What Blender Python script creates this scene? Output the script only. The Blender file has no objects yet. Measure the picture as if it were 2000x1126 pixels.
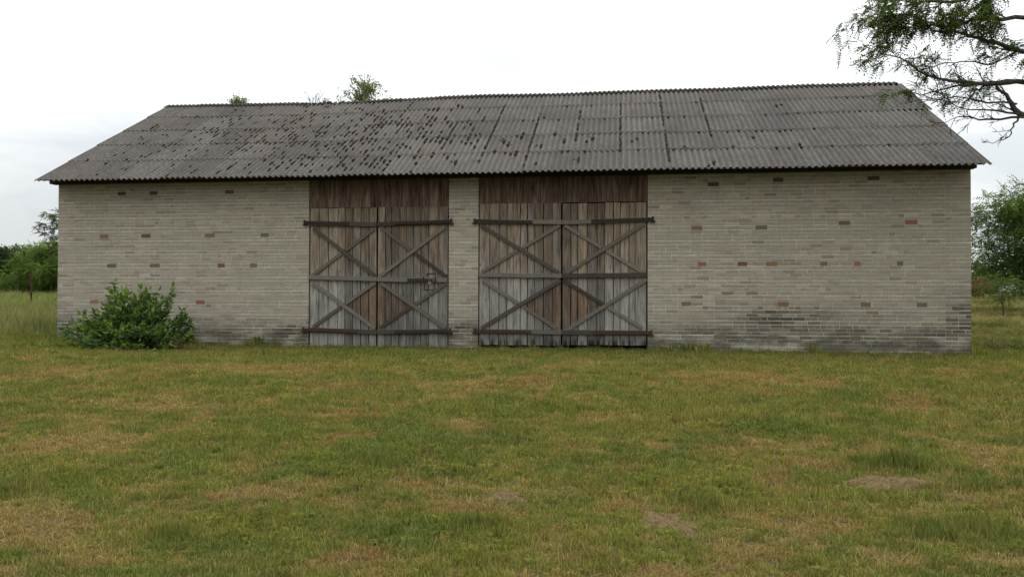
import bpy, math, random
import numpy as np
from mathutils import Vector, Matrix

random.seed(7)
rng = np.random.default_rng(7)
scene = bpy.context.scene
COL = scene.collection

# ------------------------------------------------------------------ camera
CAM = np.array([0.0, -17.793, 1.013])
FPX, YAW, PITCH, ROLL = 1600.0, -0.135, 0.013, 0.003
_c, _s = math.cos(YAW), math.sin(YAW)
F = np.array([_s * math.cos(PITCH), _c * math.cos(PITCH), math.sin(PITCH)])
R0 = np.array([_c, -_s, 0.0]); U0 = np.cross(R0, F)
RV = R0 * math.cos(ROLL) + U0 * math.sin(ROLL)
UV = U0 * math.cos(ROLL) - R0 * math.sin(ROLL)
cam_d = bpy.data.cameras.new('camera'); cam = bpy.data.objects.new('camera', cam_d); COL.objects.link(cam)
cam_d.sensor_width = 36; cam_d.lens = 36 * FPX / 2000; cam_d.clip_end = 2000; cam_d.clip_start = 0.1
M = Matrix.Identity(4)
for i in range(3):
    M[i][0], M[i][1], M[i][2], M[i][3] = RV[i], UV[i], -F[i], CAM[i]
cam.matrix_world = M
scene.camera = cam

# ------------------------------------------------------------------ sky and sun (overcast, sun veiled behind the barn)
SUN_EL, SUN_AZ = math.radians(52), math.radians(28)      # azimuth from +Y towards +X
w = bpy.data.worlds.new('World'); scene.world = w; w.use_nodes = True
nt = w.node_tree; nt.nodes.clear()
def wn(t, **k):
    n = nt.nodes.new(t)
    for a, b in k.items(): setattr(n, a, b)
    return n
sky = wn('ShaderNodeTexSky', sky_type='NISHITA', sun_disc=False, sun_elevation=SUN_EL, sun_rotation=SUN_AZ)
bg1 = wn('ShaderNodeBackground'); bg1.inputs['Strength'].default_value = 0.10
nt.links.new(sky.outputs[0], bg1.inputs['Color'])
tc = wn('ShaderNodeTexCoord'); sep = wn('ShaderNodeSeparateXYZ'); nt.links.new(tc.outputs['Generated'], sep.inputs[0])
mp = wn('ShaderNodeMapping'); mp.inputs['Scale'].default_value = (1.0, 1.0, 3.2); nt.links.new(tc.outputs['Generated'], mp.inputs[0])
nz = wn('ShaderNodeTexNoise'); nz.inputs['Scale'].default_value = 2.6; nz.inputs['Detail'].default_value = 7; nz.inputs['Roughness'].default_value = 0.55
nz.inputs['Distortion'].default_value = 0.4
nt.links.new(mp.outputs[0], nz.inputs['Vector'])
cr = wn('ShaderNodeValToRGB')
cr.color_ramp.elements[0].position = 0.40; cr.color_ramp.elements[0].color = (0.70, 0.735, 0.755, 1)
cr.color_ramp.elements[1].position = 0.60; cr.color_ramp.elements[1].color = (1.0, 1.0, 1.0, 1)
nt.links.new(nz.outputs[0], cr.inputs[0])
grad = wn('ShaderNodeMath', operation='MULTIPLY_ADD', use_clamp=False)     # overcast sky: brighter overhead
zc = wn('ShaderNodeMath', operation='MAXIMUM'); zc.inputs[1].default_value = 0.0
nt.links.new(sep.outputs[2], zc.inputs[0]); nt.links.new(zc.outputs[0], grad.inputs[0])
grad.inputs[1].default_value = 2.05; grad.inputs[2].default_value = 0.68
bg2 = wn('ShaderNodeBackground'); nt.links.new(cr.outputs[0], bg2.inputs['Color']); nt.links.new(grad.outputs[0], bg2.inputs['Strength'])
mx = wn('ShaderNodeMixShader'); mx.inputs[0].default_value = 0.9
nt.links.new(bg1.outputs[0], mx.inputs[1]); nt.links.new(bg2.outputs[0], mx.inputs[2])
wo = wn('ShaderNodeOutputWorld'); nt.links.new(mx.outputs[0], wo.inputs[0])

sd = bpy.data.lights.new('sun', 'SUN'); sd.energy = 0.8; sd.angle = math.radians(18); sd.color = (1.0, 0.96, 0.9)
so = bpy.data.objects.new('sun', sd); COL.objects.link(so)
sdir = Vector((math.sin(SUN_AZ) * math.cos(SUN_EL), math.cos(SUN_AZ) * math.cos(SUN_EL), math.sin(SUN_EL)))
so.rotation_euler = sdir.to_track_quat('Z', 'Y').to_euler(); so.location = (20, 30, 40)

vs = scene.view_settings
vs.view_transform = 'Standard'; vs.look = 'None'; vs.exposure = 0.25; vs.gamma = 1.0; vs.use_curve_mapping = False
scene.cycles.max_bounces = 6; scene.cycles.diffuse_bounces = 3; scene.cycles.transparent_max_bounces = 4

# ------------------------------------------------------------------ helpers
def ray(px, py):
    d = F + RV * ((px - 1000) / FPX) + UV * ((563 - py) / FPX)
    return d
def at_y(px, py, y=0.0):
    d = ray(px, py); return CAM + d * ((y - CAM[1]) / d[1])
def at_depth(px, py, z):
    return CAM + ray(px, py) * z
def sst(a, b, x):
    t = np.clip((x - a) / (b - a), 0, 1); return t * t * (3 - 2 * t)
def _hash(ix, iy, seed):
    h = (ix.astype(np.int64) * 374761393 + iy.astype(np.int64) * 668265263 + seed * 974711) & 0xffffffff
    h = ((h ^ (h >> 13)) * 1274126177) & 0xffffffff
    return ((h ^ (h >> 16)) & 0xffff) / 65535.0
def vnoise(x, y, seed=0):
    x = np.asarray(x, float); y = np.asarray(y, float)
    ix, iy = np.floor(x), np.floor(y); fx, fy = x - ix, y - iy
    fx = fx * fx * (3 - 2 * fx); fy = fy * fy * (3 - 2 * fy)
    a, b = _hash(ix, iy, seed), _hash(ix + 1, iy, seed); c, d = _hash(ix, iy + 1, seed), _hash(ix + 1, iy + 1, seed)
    return (a * (1 - fx) + b * fx) * (1 - fy) + (c * (1 - fx) + d * fx) * fy
def fbm(x, y, seed=0, o=4):
    v, a, t = 0, 0.5, 0
    for k in range(o):
        v = v + a * vnoise(x * 2 ** k + 17.3 * k, y * 2 ** k - 9.1 * k, seed + k); t += a; a *= 0.55
    return v / t
def gz(x, y):
    x = np.asarray(x, float); y = np.asarray(y, float)
    z = -0.50 * sst(-2.0, -15.0, y)
    z = z + 0.13 * sst(-8.5, -13.3, x) * sst(-12, -1, y)
    z = z - 0.03 * sst(2, 7, x) * sst(-10, -1, y)
    z = z - 0.11 * sst(-7.0, -1.2, y) * sst(6.0, 1.0, y)
    up = np.clip(y, 0, 120); z = z + up * (0.022 + 0.010 * sst(0, -20, x)) * sst(0, 8, y)
    z = z + 0.05 * (fbm(x * 0.9, y * 0.9, 3) - 0.5) * sst(-0.3, -2.0, y) + 0.10 * (fbm(x * 0.25, y * 0.25, 5) - 0.5) * sst(-0.3, -3.0, y)
    return z
def ground_at(px, py):
    d = ray(px, py); t = 6.0
    for _ in range(60):
        P = CAM + d * t
        t += (float(gz(P[0], P[1])) - P[2]) / d[2] * 0.6
        t = min(max(t, 1.0), 150)
    return CAM + d * t

class MB:
    def __init__(s): s.v = []; s.f = []; s.a = []
    def add(s, verts, faces, attr=None):
        b = len(s.v); s.v.extend([tuple(map(float, p)) for p in verts])
        for f in faces:
            s.f.append(tuple(i + b for i in f)); s.a.append(attr if attr is not None else (0.5, 0, 0))
    def box(s, x0, x1, y0, y1, z0, z1, attr=None):
        s.add([(x0, y0, z0), (x1, y0, z0), (x1, y1, z0), (x0, y1, z0), (x0, y0, z1), (x1, y0, z1), (x1, y1, z1), (x0, y1, z1)],
              [(0, 3, 2, 1), (4, 5, 6, 7), (0, 1, 5, 4), (1, 2, 6, 5), (2, 3, 7, 6), (3, 0, 4, 7)], attr)
    def bar(s, A, B, h, y0, y1, attr=None, cut=True):
        """board in the x-z plane from A to B (x,z), height h, from y0 to y1"""
        ax, az = A; bx, bz = B; L = math.hypot(bx - ax, bz - az); nx, nz_ = -(bz - az) / L * h / 2, (bx - ax) / L * h / 2
        q = [(ax - nx, az - nz_), (bx - nx, bz - nz_), (bx + nx, bz + nz_), (ax + nx, az + nz_)]
        s.add([(x, y0, z) for x, z in q] + [(x, y1, z) for x, z in q],
              [(0, 1, 2, 3), (7, 6, 5, 4), (0, 4, 5, 1), (1, 5, 6, 2), (2, 6, 7, 3), (3, 7, 4, 0)], attr)
    def tube(s, pts, rad, n=7, attr=None, cap=True):
        pts = [Vector(p) for p in pts]; rings = []; b = len(s.v)
        up = Vector((0.13, 0.31, 0.94))
        for i, p in enumerate(pts):
            d = (pts[min(i + 1, len(pts) - 1)] - pts[max(i - 1, 0)])
            if d.length < 1e-6: d = Vector((0, 0, 1))
            d.normalize(); a = d.cross(up)
            if a.length < 0.05: a = d.cross(Vector((1, 0, 0)))
            a.normalize(); c = d.cross(a)
            for k in range(n):
                t = 2 * math.pi * k / n
                s.v.append(tuple(p + (a * math.cos(t) + c * math.sin(t)) * rad[i]))
        at = attr if attr is not None else (0.5, 0, 0)
        for i in range(len(pts) - 1):
            for k in range(n):
                s.f.append((b + i * n + k, b + i * n + (k + 1) % n, b + (i + 1) * n + (k + 1) % n, b + (i + 1) * n + k)); s.a.append(at)
        if cap:
            s.f.append(tuple(b + k for k in range(n))[::-1]); s.a.append(at)
            s.f.append(tuple(b + (len(pts) - 1) * n + k for k in range(n))); s.a.append(at)
    def mesh(s, name, mat, smooth=False, attr=True):
        m = bpy.data.meshes.new(name); m.from_pydata(s.v, [], s.f)
        if attr:
            at = m.attributes.new('tone', 'FLOAT_COLOR', 'FACE')
            arr = np.ones((len(s.f), 4), np.float32); arr[:, :3] = np.array(s.a, np.float32); at.data.foreach_set('color', arr.ravel())
        if smooth: m.polygons.foreach_set('use_smooth', [True] * len(s.f))
        m.materials.append(mat); m.update(); return m
    def obj(s, name, mat, parent=None, smooth=False):
        o = bpy.data.objects.new(name, s.mesh(name, mat, smooth)); COL.objects.link(o)
        if parent: o.parent = parent
        return o

def tag(o, label=None, cat=None, group=None, kind=None):
    if label: o['label'] = label
    if cat: o['category'] = cat
    if group: o['group'] = group
    if kind: o['kind'] = kind
    return o
def thing(name, label, cat, loc=(0, 0, 0), group=None):
    o = bpy.data.objects.new(name, None); COL.objects.link(o); o.location = loc; o.empty_display_size = 0.2
    return tag(o, label, cat, group)

# ------------------------------------------------------------------ material helper
def sc3(c, k): return tuple(v * k for v in c)
class N:
    gain = 1.0
    def __init__(s, name):
        s.m = bpy.data.materials.new(name); s.m.use_nodes = True; s.t = s.m.node_tree; s.t.nodes.clear()
        s.pos = s.n('ShaderNodeNewGeometry').outputs['Position']
    def n(s, t, **k):
        x = s.t.nodes.new(t)
        for a, b in k.items(): setattr(x, a, b)
        return x
    def put(s, sock, v):
        if isinstance(v, bpy.types.NodeSocket): s.t.links.new(v, sock)
        else:
            if hasattr(sock.default_value, '__len__') and not hasattr(v, '__len__'): v = (v,) * len(sock.default_value)
            if hasattr(v, '__len__') and len(sock.default_value) == 4 and len(v) == 3: v = (*v, 1)
            sock.default_value = v
    def math(s, op, a, b=0.0, c=None, clamp=False):
        x = s.n('ShaderNodeMath', operation=op, use_clamp=clamp); s.put(x.inputs[0], a); s.put(x.inputs[1], b)
        if c is not None: s.put(x.inputs[2], c)
        return x.outputs[0]
    def mix(s, f, a, b, mode='MIX'):
        x = s.n('ShaderNodeMix', data_type='RGBA', blend_type=mode); s.put(x.inputs[0], f); s.put(x.inputs[6], a); s.put(x.inputs[7], b); return x.outputs[2]
    def noise(s, scale=1.0, stretch=(1, 1, 1), detail=4, rough=0.55, off=None, dist=0.0, vec=None):
        v = vec if vec is not None else s.pos
        if off is not None:
            a = s.n('ShaderNodeVectorMath', operation='ADD'); s.put(a.inputs[0], v); s.put(a.inputs[1], off); v = a.outputs[0]
        mpn = s.n('ShaderNodeMapping'); mpn.inputs['Scale'].default_value = stretch; s.put(mpn.inputs[0], v)
        x = s.n('ShaderNodeTexNoise'); x.inputs['Scale'].default_value = scale; x.inputs['Detail'].default_value = detail
        x.inputs['Roughness'].default_value = rough; x.inputs['Distortion'].default_value = dist
        s.put(x.inputs['Vector'], mpn.outputs[0]); return x.outputs[0]
    def ramp(s, f, stops):
        x = s.n('ShaderNodeValToRGB'); e = x.color_ramp.elements
        while len(e) < len(stops): e.new(0.5)
        for el, (p, c) in zip(e, stops): el.position = p; el.color = (*sc3(c[:3], s.gain), 1)
        s.put(x.inputs[0], f); return x.outputs[0]
    def step(s, f, lo, hi):
        x = s.n('ShaderNodeMapRange', interpolation_type='SMOOTHSTEP'); s.put(x.inputs[0], f); s.put(x.inputs[1], lo); s.put(x.inputs[2], hi); return x.outputs[0]
    def xyz(s, v=None):
        x = s.n('ShaderNodeSeparateXYZ'); s.put(x.inputs[0], v if v is not None else s.pos); return x.outputs
    def attr(s, name='tone', typ='GEOMETRY'):
        return s.n('ShaderNodeAttribute', attribute_name=name, attribute_type=typ)
    def rnd(s): return s.n('ShaderNodeObjectInfo').outputs['Random']
    def out(s, col, rough=0.85, bump=None, bstr=0.3, bdist=0.01, metal=0.0, spec=0.12):
        b = s.n('ShaderNodeBsdfPrincipled'); s.put(b.inputs['Base Color'], col); s.put(b.inputs['Roughness'], rough); s.put(b.inputs['Metallic'], metal)
        b.inputs['Specular IOR Level'].default_value = spec
        if bump is not None:
            k = s.n('ShaderNodeBump'); k.inputs['Strength'].default_value = bstr; k.inputs['Distance'].default_value = bdist; s.put(k.inputs['Height'], bump)
            s.t.links.new(k.outputs[0], b.inputs['Normal'])
        o = s.n('ShaderNodeOutputMaterial'); s.t.links.new(b.outputs[0], o.inputs[0]); return s.m
    def leaf(s, col, tcol, tr=0.35, gloss=0.0):
        d = s.n('ShaderNodeBsdfDiffuse'); s.put(d.inputs[0], col); t = s.n('ShaderNodeBsdfTranslucent'); s.put(t.inputs[0], tcol)
        m = s.n('ShaderNodeMixShader'); m.inputs[0].default_value = tr; s.t.links.new(d.outputs[0], m.inputs[1]); s.t.links.new(t.outputs[0], m.inputs[2])
        last = m
        if gloss:
            g = s.n('ShaderNodeBsdfGlossy'); g.inputs['Roughness'].default_value = 0.45; s.put(g.inputs[0], (0.8, 0.85, 0.9))
            last = s.n('ShaderNodeMixShader'); last.inputs[0].default_value = gloss
            s.t.links.new(m.outputs[0], last.inputs[1]); s.t.links.new(g.outputs[0], last.inputs[2])
        o = s.n('ShaderNodeOutputMaterial'); s.t.links.new(last.outputs[0], o.inputs[0]); return s.m

def mat_brick():
    s = N('sand_lime_brick'); s.gain = 1.40; a = s.attr(); sp = s.n('ShaderNodeSeparateColor'); s.put(sp.inputs[0], a.outputs['Color'])
    col = s.ramp(sp.outputs[0], [(0.0, (0.142, 0.124, 0.096)), (0.35, (0.185, 0.163, 0.128)), (0.7, (0.208, 0.185, 0.146)), (1.0, (0.245, 0.222, 0.176))])
    big = s.noise(0.7, (1, 1, 1.6), 5); col = s.mix(s.step(big, 0.42, 0.68), col, (0.256, 0.236, 0.185))
    pink = s.noise(1.3, off=(31, 7, 4)); col = s.mix(s.math('MULTIPLY', s.step(pink, 0.58, 0.72), 0.4), col, (0.275, 0.205, 0.155))
    fine = s.noise(55, detail=5, rough=0.7); col = s.mix(0.45, col, s.ramp(fine, [(0.3, (0.23, 0.23, 0.23)), (0.7, (0.58, 0.58, 0.58))]), 'OVERLAY')
    damp = s.math('MULTIPLY', sp.outputs[1], s.math('ADD', 0.55, s.math('MULTIPLY', fine, 0.9)), clamp=True)
    col = s.mix(damp, col, (0.062, 0.058, 0.042))
    z = s.xyz()[2]; low = s.math('MULTIPLY', s.step(z, 0.75, 0.05), s.step(s.noise(1.6, (1, 1, 2.2), 6, off=(3, 0, 1)), 0.36, 0.60))
    col = s.mix(s.math('MULTIPLY', low, 0.85), col, (0.066, 0.060, 0.045))
    return s.out(col, 0.92, s.noise(160, detail=3), 0.35, 0.004)
def mat_mortar():
    s = N('mortar'); s.gain = 1.35; col = s.ramp(s.noise(9, detail=6), [(0.3, (0.24, 0.218, 0.172)), (0.5, (0.345, 0.32, 0.255)), (0.75, (0.44, 0.41, 0.335))])
    patch = s.noise(1.1, (1, 1, 2.0), 5, off=(9, 2, 5)); col = s.mix(s.math('MULTIPLY', s.step(patch, 0.46, 0.68), 0.6), col, (0.275, 0.247, 0.19))
    z = s.xyz()[2]; low = s.math('MULTIPLY', s.step(z, 0.6, 0.0), s.step(s.noise(1.6, (1, 1, 2.2), 6, off=(3, 0, 1)), 0.36, 0.60))
    col = s.mix(s.math('MULTIPLY', low, 0.8), col, (0.12, 0.11, 0.085))
    return s.out(col, 0.95, s.noise(90, detail=4), 0.5, 0.004)
def mat_red():
    s = N('red_brick'); a = s.attr(); fine = s.noise(40, detail=5, rough=0.7)
    col = s.mix(s.step(fine, 0.35, 0.75), a.outputs['Color'], s.mix(0.5, a.outputs['Color'], (0.2, 0.17, 0.13)))
    return s.out(col, 0.95, fine, 0.5, 0.006)
def mat_wood(name, kind):
    """weathered softwood: 'gate', 'transom', 'frame'"""
    s = N(name); r = s.rnd(); off = s.n('ShaderNodeCombineXYZ'); s.put(off.inputs[0], s.math('MULTIPLY', r, 37.0)); s.put(off.inputs[2], s.math('MULTIPLY', r, 91.0))
    st = (1, 1, 0.07) if kind != 'frame' else (1, 1, 1)
    g = s.noise(38, st, 6, 0.6, off.outputs[0], 0.3); g2 = s.noise(9, (1, 1, 0.14), 4, 0.5, off.outputs[0], 0.8)
    if kind == 'frame':
        g = s.noise(60, detail=5, off=off.outputs[0]); g2 = s.noise(8, detail=4, off=off.outputs[0])
        base = s.ramp(s.math('ADD', s.math('MULTIPLY', g, 0.6), s.math('MULTIPLY', r, 0.45)), [(0.25, (0.036, 0.029, 0.022)), (0.5, (0.082, 0.070, 0.056)), (0.8, (0.165, 0.148, 0.12))])
        return s.out(base, 0.9, g, 0.5, 0.004)
    s.gain = 1.42 if kind == 'gate' else 1.5
    grain = s.math('ADD', s.math('MULTIPLY', g, 0.55), s.math('MULTIPLY', g2, 0.45))
    brown = s.ramp(grain, [(0.32, (0.034, 0.023, 0.015)), (0.44, (0.095, 0.069, 0.046)), (0.58, (0.165, 0.127, 0.087)), (0.75, (0.25, 0.20, 0.142))])
    if kind == 'transom':
        brown = s.ramp(grain, [(0.32, (0.018, 0.012, 0.009)), (0.45, (0.055, 0.037, 0.027)), (0.58, (0.11, 0.080, 0.060)), (0.75, (0.19, 0.15, 0.115))])
        return s.out(s.mix(s.math('MULTIPLY', r, 0.6), brown, s.mix(1.0, brown, (0.62, 0.50, 0.46), 'MULTIPLY')), 0.9, g, 0.5, 0.004)
    grey = s.ramp(grain, [(0.32, (0.052, 0.049, 0.042)), (0.44, (0.118, 0.114, 0.102)), (0.58, (0.185, 0.180, 0.163)), (0.75, (0.26, 0.25, 0.225))])
    red = s.ramp(grain, [(0.32, (0.030, 0.017, 0.010)), (0.48, (0.082, 0.051, 0.032)), (0.62, (0.135, 0.090, 0.058)), (0.78, (0.19, 0.138, 0.09))])
    x, y, z = s.xyz()
    zw = s.math('ADD', z, s.math('MULTIPLY', s.math('SUBTRACT', g2, 0.5), 0.25))
    zw = s.math('ADD', zw, s.math('MULTIPLY', s.math('SUBTRACT', r, 0.5), 0.25))
    lowgrey = s.math('MULTIPLY', s.step(zw, GATE_MID + 0.45, GATE_MID - 0.35), s.math('ADD', 0.72, s.math('MULTIPLY', r, 0.28)))
    col = s.mix(s.math('MULTIPLY', s.step(s.noise(1.2, (1.6, 1, 0.5), 3, off=off.outputs[0]), 0.35, 0.7), 0.55), brown, grey)
    col = s.mix(lowgrey, col, grey)
    for (xc, zc_, hw, hh) in DIAMONDS:
        d = s.math('ADD', s.math('DIVIDE', s.math('ABSOLUTE', s.math('SUBTRACT', x, xc)), hw), s.math('DIVIDE', s.math('ABSOLUTE', s.math('SUBTRACT', z, zc_)), hh))
        col = s.mix(s.math('MULTIPLY', s.step(d, 1.05, 0.93), s.math('ADD', 0.66, s.math('MULTIPLY', r, 0.34))), col, red)
    vor = s.n('ShaderNodeTexVoronoi'); mpn = s.n('ShaderNodeMapping'); mpn.inputs['Scale'].default_value = (6, 1, 3); s.put(mpn.inputs[0], s.pos)
    s.put(vor.inputs['Vector'], mpn.outputs[0]); vor.inputs['Scale'].default_value = 1.0
    col = s.mix(s.math('MULTIPLY', s.step(vor.outputs['Distance'], 0.11, 0.05), 0.75), col, (0.05, 0.026, 0.017))
    # damp foot of the boards
    foot = s.math('MULTIPLY', s.step(z, 0.30, 0.05), s.step(x, DIAMONDS[1][0] - 1.9, DIAMONDS[1][0] - 1.75))
    col = s.mix(s.math('MULTIPLY', foot, s.step(g2, 0.35, 0.6)), col, (0.03, 0.026, 0.022))
    tint = s.math('ADD', 0.62, s.math('MULTIPLY', r, 0.62))
    t3 = s.n('ShaderNodeCombineColor'); [s.put(t3.inputs[i], tint) for i in range(3)]
    return s.out(s.mix(1.0, col, t3.outputs[0], 'MULTIPLY'), 0.88, g, 0.6, 0.004)
def mat_iron(name, c0, c1):
    s = N(name); f = s.noise(30, detail=6, rough=0.65); return s.out(s.ramp(f, [(0.35, c0), (0.65, c1)]), 0.8, f, 0.4, 0.003, 0.15)
def mat_roof():
    s = N('fibre_cement'); s.gain = 0.98; r = s.rnd(); x, y, z = s.xyz(); sp = s.n('ShaderNodeSeparateColor'); s.put(sp.inputs[0], s.attr().outputs['Color'])
    base = s.ramp(s.noise(26, (1, 0.6, 0.6), 6, 0.7), [(0.3, (0.058, 0.052, 0.046)), (0.5, (0.106, 0.098, 0.089)), (0.72, (0.172, 0.161, 0.148))])
    tint = s.math('ADD', 0.80, s.math('MULTIPLY', r, 0.36)); t3 = s.n('ShaderNodeCombineColor'); [s.put(t3.inputs[i], tint) for i in range(3)]
    col = s.mix(1.0, base, t3.outputs[0], 'MULTIPLY')
    brown = s.noise(0.55, detail=5, off=(4, 8, 2)); col = s.mix(s.math('MULTIPLY', s.step(brown, 0.45, 0.7), 0.5), col, (0.125, 0.106, 0.088))
    grn = s.noise(0.8, detail=5, off=(14, 3, 1)); col = s.mix(s.math('MULTIPLY', s.step(grn, 0.55, 0.72), 0.4), col, (0.14, 0.152, 0.136))
    lich = s.noise(7, detail=7, rough=0.75, off=(1, 5, 9)); col = s.mix(s.math('MULTIPLY', s.step(lich, 0.60, 0.70), 0.55), col, (0.31, 0.296, 0.268))
    drk = s.noise(4.5, (1.5, 0.35, 0.35), 6, 0.7, (7, 1, 3)); col = s.mix(s.math('MULTIPLY', s.step(drk, 0.52, 0.68), 0.6), col, (0.055, 0.048, 0.042))
    grime = s.noise(0.9, (1, 0.8, 0.8), 6, 0.65, (21, 2, 8)); col = s.mix(s.math('MULTIPLY', s.step(grime, 0.46, 0.66), 0.45), col, (0.062, 0.056, 0.050))
    # colour darker towards the troughs of the sheets (tone.r = height in the wave)
    trough = s.math('MULTIPLY', s.step(sp.outputs[0], 0.55, 0.0), s.math('ADD', 0.15, s.noise(3, (1, 0.4, 0.4), 4)), clamp=True)
    col = s.mix(s.math('MULTIPLY', trough, 0.8), col, (0.060, 0.053, 0.046))
    return s.out(col, 0.95, s.noise(120, detail=4), 0.4, 0.004)
def mat_plain(name, stops, scale, rough=0.95, stretch=(1, 1, 1), bstr=0.5, bd=0.01):
    s = N(name); f = s.noise(scale, stretch, 6, 0.65); return s.out(s.ramp(f, stops), rough, f, bstr, bd)
def mat_leaf(name, dark, mid, light, tr=0.35, gloss=0.0, scale=0.9):
    s = N(name); a = s.attr(); sp = s.n('ShaderNodeSeparateColor'); s.put(sp.inputs[0], a.outputs['Color'])
    v = s.math('ADD', s.math('MULTIPLY', sp.outputs[0], 0.7), s.math('MULTIPLY', s.noise(scale, detail=3), 0.45))
    col = s.ramp(v, [(0.2, dark), (0.55, mid), (0.95, light)])
    tc_ = s.mix(1.0, col, (1.5, 1.7, 0.7), 'MULTIPLY'); return s.leaf(col, tc_, tr, gloss)
def mat_grass(name):
    s = N(name); a = s.attr('tint', 'INSTANCER'); b = s.attr('tone'); sp = s.n('ShaderNodeSeparateColor'); s.put(sp.inputs[0], b.outputs['Color'])
    r = s.rnd(); col = s.mix(sp.outputs[1], a.outputs['Color'], (0.26, 0.20, 0.095))
    k = s.math('ADD', 0.36, s.math('ADD', s.math('MULTIPLY', sp.outputs[0], 1.0), s.math('MULTIPLY', r, 0.3)))
    t3 = s.n('ShaderNodeCombineColor'); [s.put(t3.inputs[i], k) for i in range(3)]
    col = s.mix(1.0, col, t3.outputs[0], 'MULTIPLY'); return s.leaf(col, s.mix(1.0, col, (1.1, 1.25, 0.6), 'MULTIPLY'), 0.3)

# ------------------------------------------------------------------ barn dimensions
XL, XR = -13.29, 7.026
GL, GR, OV, ZE, W2, ZR = 0.126, 0.09, 0.642, 3.699, 4.874, 6.781
RX0, RX1 = XL - GL, XR + GR
def X(px, py=520): return float(at_y(px, py)[0])
def XZ(px, py, y=0.0):
    p = at_y(px, py, y); return float(p[0]), float(p[2])
DA = (X(604), X(736), X(875)); DB = (X(935), X(1097.5), X(1264))
GATE_MID = XZ(900, 541)[1]
DIAMONDS = []
for (c, l, r_, yt, yb) in ((737, 671, 806, 549, 646), (1097, 1020, 1178, 541, 648)):
    zt, zb = XZ(c, yt)[1], XZ(c, yb)[1]
    DIAMONDS.append((X(c), (zt + zb) / 2, (X(r_) - X(l)) / 2, (zt - zb) / 2))

M_BRICK, M_MORTAR, M_RED = mat_brick(), mat_mortar(), mat_red()
M_GATE, M_TRANSOM, M_FRAME = mat_wood('weathered_gate_boards', 'gate'), mat_wood('dark_boards', 'transom'), mat_wood('weathered_timber', 'frame')
M_PLATE = mat_plain('timber_eave_shade', [(0.3, (0.02, 0.015, 0.011)), (0.6, (0.05, 0.04, 0.03))], 30)  # wall plate timber, eave shadow put into its very dark colour
M_IRON = mat_iron('dark_iron', (0.022, 0.018, 0.016), (0.055, 0.042, 0.035)); M_RUST = mat_iron('rusty_iron', (0.035, 0.022, 0.017), (0.085, 0.045, 0.033))
M_STEEL = mat_iron('worn_steel', (0.12, 0.11, 0.10), (0.24, 0.22, 0.2))
M_ROOF = mat_roof()
M_MOSS = mat_plain('roof_moss', [(0.3, (0.012, 0.010, 0.007)), (0.5, (0.028, 0.022, 0.015)), (0.78, (0.065, 0.052, 0.03))], 25)
M_RIDGE = mat_plain('mossy_cement', [(0.3, (0.018, 0.017, 0.012)), (0.5, (0.042, 0.040, 0.028)), (0.75, (0.09, 0.086, 0.066))], 14)
M_BARK = mat_plain('bark', [(0.3, (0.03, 0.026, 0.022)), (0.55, (0.075, 0.066, 0.056)), (0.8, (0.13, 0.118, 0.1))], 16, stretch=(1, 1, 0.25))
M_BIRCH = mat_plain('birch_bark', [(0.4, (0.06, 0.05, 0.045)), (0.5, (0.35, 0.33, 0.3)), (0.8, (0.55, 0.53, 0.5))], 6, stretch=(1, 1, 3))

# ------------------------------------------------------------------ ground: one sheet to the horizon
def axis(lo, hi, fine_lo, fine_hi, step, grow=1.18):
    a = list(np.arange(fine_lo, fine_hi + 1e-6, step)); d = step; x = fine_hi
    while x < hi: d *= grow; x += d; a.append(min(x, hi))
    d = step; x = fine_lo; b = []
    while x > lo: d *= grow; x -= d; b.append(max(x, lo))
    return np.array(b[::-1] + a)
gx = axis(-700, 700, -17, 11, 0.2); gy = axis(-120, 900, -16, 2, 0.16)
GX, GY = np.meshgrid(gx, gy); GZ = gz(GX, GY)
def spots(px_list):
    return [(ground_at(px, py), rx, ry) for px, py, rx, ry in px_list]
# patches of dry cut grass and bare spots (photograph positions turned into ground positions; radii in metres)
DRY = spots([(690, 815, 0.7, 0.55), (130, 868, 0.8, 0.45), (1000, 875, 0.5, 0.3), (930, 835, 0.55, 0.35), (540, 965, 0.5, 0.3), (70, 1020, 0.55, 0.4), (190, 1085, 0.55, 0.22),
             (590, 1100, 0.55, 0.25), (1130, 795, 0.5, 0.4), (1180, 820, 0.5, 0.4), (900, 945, 0.6, 0.25), (1130, 950, 0.6, 0.3), (1630, 885, 0.6, 0.5), (1940, 905, 0.6, 0.5), (1780, 790, 0.6, 0.6),
             (1560, 1010, 0.45, 0.3), (730, 1080, 0.35, 0.3), (1130, 1070, 0.4, 0.25), (1250, 870, 0.5, 0.4), (500, 720, 1.4, 0.8), (1000, 745, 1.2, 0.7), (1450, 740, 1.6, 0.8), (1900, 730, 1.6, 0.7), (300, 785, 1.2, 0.6), (60, 730, 1.2, 0.6), (1350, 690, 1.5, 0.4),
             (880, 775, 0.6, 0.5), (1930, 1080, 0.4, 0.3), (1400, 880, 0.4, 0.3)])
LUSH = spots([(750, 900, 0.7, 0.6), (1010, 800, 0.7, 0.5), (500, 855, 0.6, 0.5), (330, 1040, 0.3, 0.2), (900, 1040, 0.5, 0.35), (1350, 960, 0.5, 0.5), (1760, 905, 0.5, 0.35), (1480, 830, 0.9, 0.6), (1870, 1040, 0.4, 0.4), (30, 950, 0.4, 0.5),
              (1620, 690, 1.6, 0.5), (750, 695, 2.2, 0.45), (480, 1020, 0.4, 0.4)])
MOLE = [(ground_at(988, 973), 0.21, 0.19, 0.036), (ground_at(1298, 1020), 0.25, 0.25, 0.016), (ground_at(1738, 944), 0.33, 0.19, 0.045)]
TUSS = []
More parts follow.
